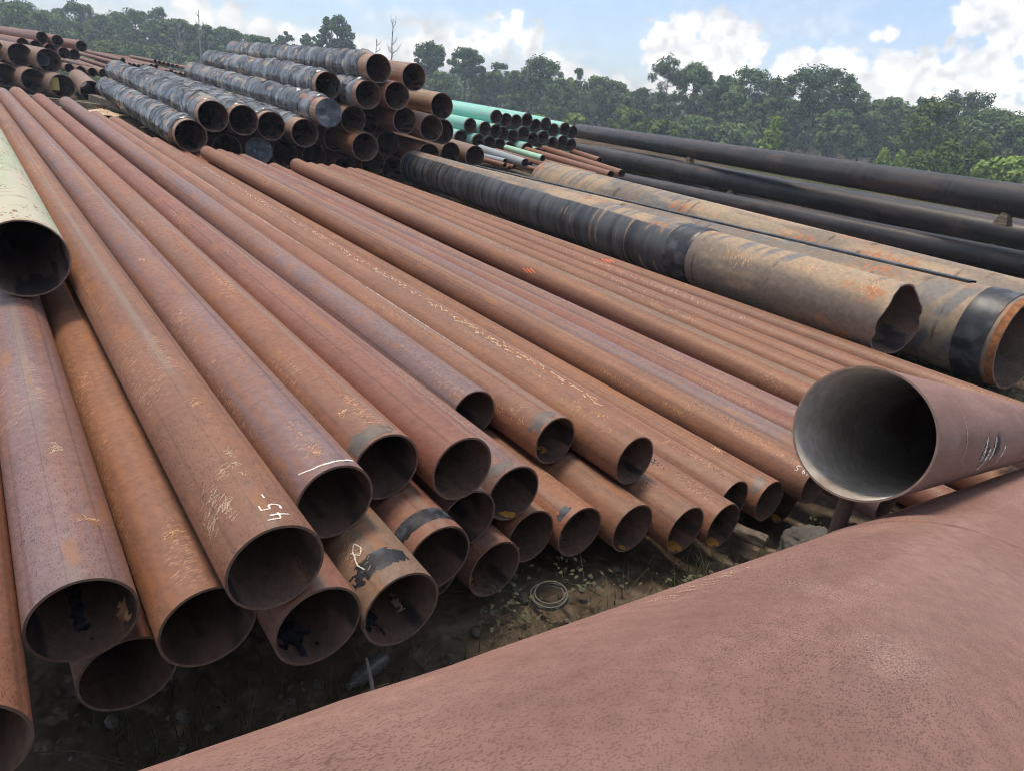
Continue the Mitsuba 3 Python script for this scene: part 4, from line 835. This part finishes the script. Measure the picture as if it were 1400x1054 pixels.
# ------------------------------------------------------------------ trees beyond the yard: azimuth (deg, + right), distance, height of the top above the camera, crown width
TREES = [(-35.37, 128, 4.22, 5.9, 'oak'), (-34.4, 150, 5.09, 5.9, 'pine'), (-33.4, 140, 3.91, 6.4, 'oak'), (-32.79, 165, 5.32, 3.4, 'pine'),
 (-31.56, 150, 6.14, 5.8, 'pine'), (-30.45, 140, 4.47, 4.7, 'oak'), (-29.44, 150, 5.36, 4.7, 'pine'), (-28.33, 140, 5.68, 5.3, 'pine'),
 (-27.15, 155, 7.29, 4.5, 'pine'), (-26.5, 140, 5.0, 4.0, 'oak'), (-25.66, 135, 5.07, 4.5, 'oak'), (-24.87, 150, 5.2, 4.0, 'pine'),
 (-24.0, 135, 4.73, 3.8, 'pine'), (-23.27, 140, 4.9, 4.0, 'pine'), (-22.39, 135, 4.55, 4.7, 'pine'), (-21.22, 130, 3.87, 4.2, 'pine'),
 (-20.4, 130, 3.88, 3.7, 'oak'), (-19.63, 130, 3.35, 3.4, 'oak'), (-18.93, 140, 5.51, 3.6, 'sparse'), (-17.25, 140, 5.42, 3.0, 'umbrella'),
 (-16.04, 125, 7.68, 3.5, 'sparse'), (-15.34, 122, 7.58, 4.4, 'umbrella'), (-14.24, 130, 3.43, 2.2, 'oak'), (-13.35, 130, 2.33, 3.6, 'oak'),
 (-8.6, 118, 5.37, 4.5, 'umbrella'), (-7.57, 112, 1.45, 4.0, 'oak'), (-6.01, 115, 5.0, 4.3, 'umbrella'), (-4.67, 120, 3.02, 4.3, 'oak'),
 (-3.5, 118, 3.63, 4.0, 'pine'), (-2.25, 112, 2.71, 3.5, 'oak'), (-1.06, 125, 3.51, 4.5, 'oak'), (-0.31, 112, 5.24, 5.6, 'pine'),
 (1.29, 108, 2.34, 4.5, 'oak'), (2.39, 116, 4.16, 2.9, 'sparse'), (3.88, 114, 3.29, 5.7, 'oak'), (5.22, 118, 2.95, 4.2, 'oak'),
 (6.41, 112, 1.65, 3.1, 'oak'), (7.31, 108, 2.43, 2.3, 'pine'), (9.13, 104, 6.15, 5.7, 'sparse'), (8.72, 112, 1.91, 3.5, 'oak'),
 (11.03, 106, 5.7, 5.2, 'pine'), (12.16, 112, 4.7, 4.0, 'oak'), (13.07, 104, 4.61, 3.3, 'pine'), (14.98, 108, 5.93, 6.9, 'pine'),
 (14.16, 100, 3.51, 3.2, 'oak'), (16.84, 110, 5.17, 5.2, 'pine'), (16.64, 104, 2.58, 4.0, 'oak'), (19.56, 104, 6.44, 8.1, 'umbrella'),
 (18.75, 108, 2.61, 4.6, 'oak'), (21.53, 106, 5.33, 4.6, 'pine'), (21.23, 98, 1.98, 4.3, 'oak'), (23.13, 104, 3.56, 5.0, 'oak'),
 (24.29, 108, 4.16, 4.3, 'oak'), (25.45, 106, 3.27, 4.2, 'oak'), (26.13, 112, 4.57, 3.2, 'pine'), (27.04, 82, 3.14, 5.1, 'leafy'),
 (28.35, 108, 5.46, 7.0, 'umbrella'), (29.2, 98, 2.59, 4.4, 'oak'), (30.49, 98, 3.57, 6.9, 'oak'), (31.88, 92, 2.8, 4.2, 'oak'),
 (32.99, 95, 2.58, 6.5, 'oak'), (17.1, 70, 0.17, 2.2, 'young'), (24.7, 64, -1.28, 1.4, 'young'), (25.79, 66, -1.28, 1.2, 'young'),
 (28.46, 66, -0.25, 4.4, 'youngdark'), (30.09, 66, -0.02, 3.3, 'youngdark'), (32.11, 60, -0.61, 3.7, 'bush'), (27.06, 62, -1.23, 2.8, 'youngdark'),
 (-0.32, 88, -2.3, 2.8, 'bush'), (-2.24, 90, -3.07, 2.8, 'bush'), (2.5, 88, -1.69, 2.4, 'bush'), (9.06, 86, -1.31, 4.5, 'leafy'),
 (6.5, 92, -0.6, 4.8, 'leafy'), (14.62, 96, -0.89, 5.1, 'oak'), (11.93, 96, -0.53, 4.1, 'oak'), (-36.34, 140, 3.89, 6.5, 'oak'),
 (-37.38, 140, 4.09, 8.2, 'oak'), (-33.67, 110, -0.95, 7.6, 'bush'), (-31.9, 108, -1.04, 7.4, 'bush'), (-27.83, 118, 0.72, 6.6, 'oak'),
 (-29.95, 122, 0.77, 6.9, 'leafy'), (-26.07, 118, 0.4, 5.2, 'oak'), (-21.89, 120, 0.9, 7.8, 'oak')]
TREE_SCALE = 1.5
LEAF = {'pine': 'mat_leaf_pine', 'umbrella': 'mat_leaf_dark', 'sparse': 'mat_leaf_dark', 'oak': 'mat_leaf_oak', 'leafy': 'mat_leaf_olive', 'bush': 'mat_leaf_bright', 'young': 'mat_leaf_bright', 'youngdark': 'mat_leaf_olive'}
def leaves(centres, radii, counts, size, rng, flat=.5):
    """leaf-sized kites spread through ellipsoid clumps"""
    idx = np.repeat(np.arange(len(centres)), counts); n = len(idx)
    u = rng.normal(size=(n, 3)); u /= np.linalg.norm(u, axis=1, keepdims=True)
    p = centres[idx] + u * radii[idx] * (rng.random((n, 1)) ** .45)
    nrm = u * 1.0 + rng.normal(size=(n, 3)) * .45 + [0, 0, flat]; nrm /= np.linalg.norm(nrm, axis=1, keepdims=True)
    a = np.cross(nrm, rng.normal(size=(n, 3))); a /= np.linalg.norm(a, axis=1, keepdims=True); b = np.cross(nrm, a)
    s = size * rng.uniform(.55, 1.35, (n, 1))
    v = np.stack([p - a * s, p + b * s * .55, p + a * s, p - b * s * .55], 1).reshape(-1, 3)
    k = np.arange(n)[:, None] * 4
    return v, np.hstack([k, k + 1, k + 2, k + 3])
def build_tree(key, kind, x, y, top, width, seed):
    rng = np.random.default_rng(seed)
    z0 = float(ground_z(x, y)[0]); H = max(2.0, top - z0); w = width / 2 * {'pine': 1.35, 'umbrella': 1.25, 'oak': 1.25}.get(kind, 1.1)
    lean = rng.normal(0, .02, 2) * H
    def axis(t): return np.array([x + lean[0] * t ** 1.5, y + lean[1] * t ** 1.5, z0 + H * t])
    tr = {'pine': .022, 'umbrella': .022, 'sparse': .014, 'oak': .02, 'leafy': .018, 'bush': .02, 'young': .014, 'youngdark': .016}[kind] * H
    cs, rs, cnt, size = [], [], [], .32
    limbs = []
    if kind in ('pine', 'umbrella', 'sparse'):
        lo, n = {'pine': (.34, 58), 'umbrella': (.58, 58), 'sparse': (.50, 20)}[kind]
        for i in range(n):
            t = lo + (1 - lo) * rng.random() ** .8 * .97
            prof = math.sin(math.pi * min(1, .25 + .72 * (t - lo) / (1 - lo))) ** .7 if kind != 'umbrella' else max(.25, math.sqrt(max(0, 1 - ((t - .80) / .21) ** 2)))
            ang, rad = rng.random() * 2 * math.pi, w * prof * rng.uniform(.25, 1.0)
            c = axis(t) + [rad * math.cos(ang), rad * math.sin(ang), 0]; c[2] = min(c[2], z0 + H - .5)
            q = w * rng.uniform(.14, .31) if kind != 'sparse' else w * rng.uniform(.20, .36)
            cs.append(c); rs.append([q, q, q * rng.uniform(.55, 1.0)]); cnt.append(int(rng.uniform(60, 130)))
            if i % 2 == 0 or kind == 'sparse': limbs.append((axis(max(.3, t - .08)), c, tr * .32))
    elif kind in ('oak', 'leafy', 'bush'):
        lo, n = {'oak': (.16, 62), 'leafy': (.05, 60), 'bush': (.04, 38)}[kind]
        for i in range(n):
            t = lo + (1 - lo) * rng.random() ** .9
            prof = math.sin(math.pi * (.16 + .80 * (t - lo) / (1 - lo))) ** .6
            ang, rad = rng.random() * 2 * math.pi, w * prof * math.sqrt(rng.random())
            c = axis(t) + [rad * math.cos(ang), rad * math.sin(ang), 0]; q = w * rng.uniform(.17, .34)
            c[2] = min(c[2], z0 + H - q * .6)
            cs.append(c); rs.append([q, q, q * .75]); cnt.append(int(rng.uniform(60, 115)))
            if i % 6 == 0: limbs.append((axis(max(.2, t - .15)), c, tr * .3))
    else:
        n = 34; size = .22
        for i in range(n):
            t = .08 + .9 * i / n
            ang, rad = i * 2.4, w * (1 - t) ** .75 * rng.uniform(.45, 1.0)
            c = axis(t) + [rad * math.cos(ang), rad * math.sin(ang), .1]; q = w * (.20 + .10 * rng.random())
            cs.append(c); rs.append([q, q, q * 1.15]); cnt.append(int(rng.uniform(40, 70)))
    tt = np.linspace(0, .97 if kind in ('young', 'youngdark', 'pine') else .86, 9)
    trunk = limb([axis(t) - [0, 0, .3 * (t == 0)] for t in tt], tr * (1 - .8 * tt), 7)
    parts = [trunk]
    for a, c, r in limbs:
        m = (a + c) / 2 + rng.normal(0, .25, 3) - [0, 0, .1 * np.linalg.norm(c - a)]
        parts.append(limb([a, m, c], [r, r * .6, r * .25], 5))
    add(key, 'trunk', mikit.ply(join(parts), 'mat_bark', smooth=True))
    add(key, 'crown', mikit.ply(leaves(np.array(cs), np.array(rs), np.array(cnt), size if kind not in ('oak', 'leafy') else .36, rng), LEAF[kind]))
KIND_WORDS = {'oak': ('broadleaf_tree', 'rounded broadleaf tree'), 'pine': ('pine_tree', 'tall full pine'), 'umbrella': ('pine_tree', 'flat-topped pine'), 'sparse': ('pine_tree', 'thin open pine'), 'leafy': ('broadleaf_tree', 'lighter green leafy tree'), 'bush': ('shrub', 'bright green shrub'), 'young': ('young_pine', 'bright light green young pine'), 'youngdark': ('young_pine', 'bushy mid green young pine')}
AREA = [(-60, -23, 'above the left pile'), (-23, -12, 'behind the wrapped pipes'), (-12, -3.9, 'right of the wrapped pile'), (-3.9, 7, 'above the green stack'), (7, 15.8, 'above the black pipes, left part'), (15.8, 22, 'above the black pipes, middle part'), (22, 60, 'above the black pipes, right part')]
count = {}
order = sorted(range(len(TREES)), key=lambda i: TREES[i][0])
def area(az): return next(t for a, b, t in AREA if a <= az < b)
tot = {}
for i in order:
    kk = (TREES[i][4], area(TREES[i][0])); tot[kk] = tot.get(kk, 0) + 1
ORDN = 'first second third fourth fifth sixth seventh eighth ninth tenth eleventh twelfth'.split()
for i in order:
    az, dist, top, width, kind = TREES[i]
    a = math.radians(az); d = dist * TREE_SCALE
    name, words = KIND_WORDS[kind]; kk = (kind, area(az)); count[kk] = count.get(kk, 0) + 1
    lab = f'{words} {kk[1]}' + (f', {ORDN[count[kk] - 1]} such from the left' if tot[kk] > 1 else '')
    key = thing(name, lab, 'shrub' if kind == 'bush' else 'tree', 'trees of the wood behind the yard')
    build_tree(key, kind, d * math.sin(a), d * math.cos(a), top * TREE_SCALE + ZC, width * TREE_SCALE, 100 + i)
DEADT = [(-24.45, 104, 5.22, 'pole', 'tall bare dead trunk sticking up above the wood, left of the wrapped pipes'), (-23.93, 107, 1.83, 'pole', 'shorter pale dead trunk just right of the tall bare one'), (-26.44, 112, 0.3, 'pole', 'pale dead trunk in the shade of the wood, left of the tall bare one'), (-12.5, 110, 4.74, 'fork', 'small forked dead tree above the topmost wrapped pipe'), (-11.61, 104, 7.08, 'fork', 'tall crooked dead tree with few branches above the bare tan pipe'), (-25.71, 128, 4.5, 'fork', 'leafless branching tree top at the left skyline')]
for j, (az, dist, top, kind, lab) in enumerate(DEADT):
    rng = np.random.default_rng(40 + j); a = math.radians(az); d = dist * TREE_SCALE; x, y = d * math.sin(a), d * math.cos(a)
    z0 = float(ground_z(x, y)[0]); zt = top * TREE_SCALE + ZC; H = zt - z0
    t = np.linspace(0, 1, 12); wob = np.cumsum(rng.normal(0, .10 if kind == 'fork' else .035, (12, 2)), 0)
    pts = np.c_[x + wob[:, 0], y + wob[:, 1], z0 + H * t]
    ms = [limb(pts, .26 * (1 - .8 * t), 7)]
    for q in range(9 if kind == 'fork' else 3):
        i = rng.integers(6, 11); ang = rng.random() * 6.28; L = rng.uniform(1.0, 2.4) * (1 if kind == 'fork' else .5)
        p0 = pts[i]; p1 = p0 + [math.cos(ang) * L * .5, math.sin(ang) * L * .5, L * .35]; p2 = p1 + [math.cos(ang + .4) * L * .35, math.sin(ang) * L * .3, L * .6]
        ms.append(limb([p0, p1, p2], [.10, .07, .03], 5))
        ms.append(limb([p1, p1 + [-math.sin(ang) * .5, math.cos(ang) * .5, .6]], [.05, .02], 4))
    single('dead_tree', mikit.ply(join(ms), 'mat_deadwood', smooth=True), lab, 'tree')
rng = np.random.default_rng(77)
n = 2600
az = np.radians(rng.uniform(-46, 44, n)); dd = rng.uniform(215, 290, n) - 60 * np.clip((np.degrees(az) - 5) / 30, 0, 1)
xs, ys = dd * np.sin(az), dd * np.cos(az); zg = ground_z(xs, ys)
hmax = np.interp(np.degrees(az), [-46, -30, -20, -14, -9, -3, 8, 15, 25, 44], [13, 13, 12, 9.5, 9, 10.5, 10.5, 12.5, 11, 10.5])
cz = zg + hmax * rng.random(n) ** .8
single('distant_wood', mikit.ply(leaves(np.c_[xs, ys, cz], np.tile([2.6, 2.6, 1.7], (n, 1)), np.full(n, 26), .75, rng), 'mat_leaf_oak'), 'shaded mass of the wood behind the single trees', 'wood', kind='stuff')

# ------------------------------------------------------------------ small things on the ground
def at_ground(x, y, up=0.0): return np.array([x, y, float(ground_z(x, y)[0]) + up])
def rock(size, seed):
    m = trimesh.creation.icosphere(4 if max(size) > .05 else 2); v = np.array(m.vertices)
    v = v * (1 + .8 * (meshkit.fbm(v * 1.6 + seed, 3, seed) - .5))[:, None]; v = np.sign(v) * np.abs(v) ** .8
    v = v * (1 + .16 * (meshkit.fbm(v * 6 + seed, 3, seed)[:, None] - .5)) * size
    return v, np.array(m.faces)
single('stone', mikit.ply(xform(rock(np.array([.12, .09, .10]), 3), at_ground(1.42, 2.74, .08), rotz(.5)), 'mat_stone', smooth=40), 'grey boulder beside the foreground pipe, under the raised pipe', 'stone')
m = rounded_box((.20, .07, .05), .01, 4, .05); single('wood_chunk', mikit.ply(xform(m, at_ground(1.16, 2.78, .09), rotz(-.55)), 'mat_wood', smooth=35), 'weathered splintered wood chunk lying by the ends of the front stack', 'wood')
pb = XZ['X'][0].at(.10, math.pi)
k = thing('support_post', 'rusty round steel post holding up the raised pipe', 'post')
add(k, 'post', mikit.ply(limb([[pb[0], pb[1], float(ground_z(pb[0], pb[1])[0]) - .1], [pb[0], pb[1], pb[2] - .008]], [.017, .017], 24), 'mat_bore', smooth=40))
q = zp.at(.18, math.pi, zp.R)
for i, s in enumerate((.15, 1.0)):
    b = zp.at(s, math.pi, zp.R); g = float(ground_z(b[0], b[1])[0]); n = max(1, int((b[2] - .05 - g) / .14))
    for j in range(n):
        h = (b[2] - .02 - g) / n; c = np.array([b[0], b[1], g + h * (j + .5)])
        dirn = zp.a if j % 2 == n % 2 else np.array([zp.d[0], zp.d[1], 0]) / np.hypot(*zp.d[:2])
        timber(c - dirn * .45, c + dirn * .45, .16, h * .98, 'timber block in the crib under the foreground pipe', seed=i * 7 + j, name='crib_timber', group='timbers under the foreground pipe')
th = np.linspace(0, 2 * np.pi * 5, 150); cc = at_ground(.22, 2.06, .03)
coil = np.c_[cc[0] + (.062 + .008 * np.sin(th * .37)) * np.cos(th), cc[1] + (.062 + .007 * np.cos(th * .53)) * np.sin(th), cc[2] + 0.0010 * th + .008 * np.sin(th + 1)]
single('hose_coil', mikit.ply(limb(coil, np.full(150, .0035), 7), 'mat_hose', smooth=True), 'coil of thin grey green hose lying in the weeds', 'hose')
b0 = at_ground(-.30, 1.66, .04); ax = np.array([-.45, -.85, .10]); ax /= np.linalg.norm(ax)
prof = [(0, .0), (.0, .020), (.02, .026), (.06, .027), (.08, .024), (.09, .027), (.12, .025), (.14, .016), (.15, .011), (.165, .011), (.165, .007), (.14, .006)]
single('bottle', mikit.ply(limb([b0 + ax * s for s, r in prof], [max(r, .001) for s, r in prof], 24), 'mat_plastic', smooth=30), 'dark plastic bottle lying neck outward in the dirt by the grey brown pipe', 'bottle')
s0 = at_ground(-.29, 1.47, .02); single('pale_stick', mikit.ply(limb([s0, s0 + [-.02, .05, .05], s0 + [-.05, .11, .08]], [.007, .006, .004], 7), 'mat_deadwood', smooth=True), 'short pale stick poking up at the edge of the foreground pipe', 'stick')
for j, (c, e, lab) in enumerate((((-17.5, 22.0), (-11.0, 18.4), 'long weathered timber on the ground in front of the grey brown pipe, left'), ((-12.9, 21.2), (-9.6, 18.0), 'weathered timber on the ground in front of the grey brown pipe, right'))):
    timber(at_ground(*c, .12), at_ground(*e, .12), .24, .2, lab, seed=j + 11)
def rag(c, size, seed):
    u, w = np.meshgrid(np.linspace(-1, 1, 24), np.linspace(-1, 1, 24), indexing='ij'); r = np.hypot(u, w)
    z = .28 * meshkit.fbm(np.stack([u * 2, w * 2, 0 * u + seed], -1), 4, seed)
    k = 1 + .4 * (meshkit.noise(np.stack([np.arctan2(w, u), 0 * u, 0 * u], -1) * 2 + seed, 2) - .5)
    v = np.stack([c[0] + u * size * k, c[1] + w * size * .6 * k, c[2] + z * size * (1.15 - np.clip(r, 0, 1.1))], -1).reshape(-1, 3)
    return v, grid_faces(24, 24)
for j, (x, y, lab) in enumerate(((-11.9, 19.0, 'pale torn plastic sheet on the soil beyond the far pipe ends, left one'), (-10.9, 18.2, 'pale torn plastic sheet on the soil beyond the far pipe ends, right one'), (-8.5, 16.0, 'small white rag beside the lone wrapped pipe'))):
    single('plastic_sheet', mikit.ply(rag(at_ground(x, y, .02), .55 if j < 2 else .22, j + 2), 'mat_dust', smooth=True), lab, 'rubbish')
# weeds: blades and small leaves in the gap before the pipe ends
rng = np.random.default_rng(12)
def tufts(spots, n, h, w, mat, name, label, cat, spread=.12):
    V, Fc, k = [], [], 0
    for x, y in spots:
        g = at_ground(x, y)
        for _ in range(n):
            p0 = g + [rng.normal(0, spread), rng.normal(0, spread), -.03]; ang = rng.random() * 6.28; L = h * rng.uniform(.5, 1.3); b = rng.uniform(.2, 1.0) * L
            d = np.array([math.cos(ang), math.sin(ang), 0]); sd = np.array([-d[1], d[0], 0]) * w
            t = np.array([0, .35, .7, 1.0])[:, None]
            c = p0 + d * b * t ** 1.8 + np.array([0, 0, 1.0]) * L * (t - .35 * t ** 2.4 * (b / L))
            V += [c - sd * (1 - t * .9), c + sd * (1 - t * .9)]
            Fc.append(np.array([[0, 4, 5, 1], [1, 5, 6, 2], [2, 6, 7, 3]]) + k); k += 8
    single(name, mikit.ply((np.vstack(V), np.vstack(Fc)), mat), label, cat, kind='stuff')
sp = [(rng.uniform(-.9, 1.6), 0) for _ in range(150)]; sp = [(x, 1.55 + .62 * x + rng.uniform(-.35, .22)) for x, _ in sp] * 2
sp = [(x + rng.normal(0, .1), y + rng.normal(0, .1)) for x, y in sp]
tufts(sp, 7, .13, .0022, 'mat_grass', 'grass', 'thin green grass in the gap before the front pipe ends', 'grass')
tufts(sp[::2], 5, .16, .0018, 'mat_straw', 'dry_grass', 'dry straw stems in the gap before the front pipe ends', 'grass', .16)
sp = [(rng.uniform(3.2, 6.0), rng.uniform(5.0, 7.2)) for _ in range(90)]
tufts(sp, 9, .22, .004, 'mat_grass', 'weed_patch', 'green weeds below the mouth of the orange-rimmed wide pipe', 'weeds', .2)
sp = [(rng.uniform(-16, -4), 0) for _ in range(160)]; sp = [(x, 11.5 - .62 * (x + 4) + rng.uniform(-1.0, 1.6)) for x, _ in sp]
tufts(sp, 8, .3, .006, 'mat_straw', 'yard_grass', 'sparse dry grass on the soil before the rear piles', 'grass', .4)
V, Fc, k = [], [], 0
for _ in range(1700):
    x = rng.uniform(-1.1, 1.9); y = 1.55 + .62 * x + rng.normal(0, .30); c = at_ground(x, y, rng.uniform(.004, .02)); a = rng.random() * 6.28; s = rng.uniform(.004, .015)
    d, e = np.array([math.cos(a), math.sin(a), rng.normal(0, .35)]) * s, np.array([-math.sin(a), math.cos(a), rng.normal(0, .35)]) * s * .5
    V.append([c - d, c + e, c + d, c - e]); Fc.append([k, k + 1, k + 2, k + 3]); k += 4
single('leaf_litter', mikit.ply((np.vstack(V), np.array(Fc)), 'mat_straw'), 'dead leaves and scraps littering the soil before the front pipe ends', 'litter', kind='stuff')
ms = []
for j in range(150):
    x = rng.uniform(-1.0, 2.0); y = 1.55 + .62 * x + rng.normal(0, .28); ms.append(xform(rock(np.array([1, .8, .6]) * rng.uniform(.006, .022), j % 7), at_ground(x, y, .004), rotz(rng.random() * 6)))
single('gravel', mikit.ply(join(ms), 'mat_stone', smooth=True), 'small stones scattered on the soil before the front pipe ends', 'gravel', kind='stuff')
def vine(x, y, n, size, seed, label):
    r = np.random.default_rng(seed); k = thing('vine', label, 'plant'); g = at_ground(x, y, .02)
    pts = [g]; a = r.random() * 6.28
    for _ in range(9):
        a += r.normal(0, .5); q = pts[-1] + [math.cos(a) * .05, math.sin(a) * .05, 0]; q[2] = float(ground_z(q[0], q[1])[0]) + r.uniform(.01, .05); pts.append(q)
    add(k, 'stem', mikit.ply(limb(pts, np.full(10, .0022), 5), 'mat_grass', smooth=True))
    V, Fc, m = [], [], 0
    for i in range(n):
        c = pts[r.integers(0, 10)] + np.r_[r.normal(0, .03, 2), r.uniform(.01, .06)]; ang = r.random() * 6.28; s = size * r.uniform(.6, 1.2)
        outl = [(0, 0), (.35, .45), (.2, .75), (.62, .70), (1.0, 0), (.62, -.70), (.2, -.75), (.35, -.45)]
        tilt = r.normal(0, .35, 2)
        pv = np.array([[c[0] + s * (u * math.cos(ang) - w * math.sin(ang)), c[1] + s * (u * math.sin(ang) + w * math.cos(ang)), c[2] + s * (tilt[0] * u + tilt[1] * w - .3 * abs(w))] for u, w in outl])
        V.append(pv); Fc.append(np.array([[0, 1, 2], [0, 2, 3], [0, 3, 4], [0, 4, 5], [0, 5, 6], [0, 6, 7]]) + m); m += 8
    add(k, 'leaf', mikit.ply((np.vstack(V), np.vstack(Fc)), 'mat_weed_leaf'), kind='stuff')
for j, (x, y, lab) in enumerate(((.02, 1.86, 'leafy vine by the edge of the foreground pipe, left of the hose coil'), (.14, 1.93, 'leafy vine creeping towards the hose coil'), (.42, 2.14, 'leafy vine right of the hose coil'), (-.24, 1.66, 'vine with pale leaves behind the pale stick'), (-.72, 1.20, 'small leafy weed in the dark corner under the left front pipes'), (1.50, 2.95, 'leafy weed behind the grey boulder'), (.75, 2.35, 'leafy weed in the shade under the middle of the front ends'))):
    vine(x, y, 44, .014, 60 + j, lab)
for j in range(24):
    x = rng.uniform(-.95, 1.4); y = 1.5 + .62 * x + rng.uniform(-.3, .3); a = rng.random() * 6.28; L = rng.uniform(.10, .28); g = at_ground(x, y, .01)
    single('twig', mikit.ply(limb([g, g + [math.cos(a) * L * .5, math.sin(a) * L * .5, rng.uniform(.01, .08)], g + [math.cos(a + .2) * L, math.sin(a + .2) * L, rng.uniform(.0, .05)]], [.003, .0025, .0015], 5), 'mat_straw', smooth=True), 'dry twig among the litter before the front pipe ends', 'twig', 'dry twigs on the dark soil')

# ------------------------------------------------------------------ haze in the air over the yard and the wood
scene['haze_air'] = {'type': 'homogeneous', 'albedo': {'type': 'rgb', 'value': [.89, .945, .985]}, 'sigma_t': {'type': 'rgb', 'value': [.0008, .0009, .00107]}}
scene['haze'] = {'type': 'cube', 'to_world': T().translate([0, 0, 4]).scale([900, 900, 16]), 'bsdf': {'type': 'null'}, 'interior': {'type': 'ref', 'id': 'haze_air'}}
scene['camera']['medium'] = {'type': 'ref', 'id': 'haze_air'}
labels['haze'] = {'label': 'thin pale summer haze over the yard and the wood', 'category': 'haze', 'kind': 'stuff'}
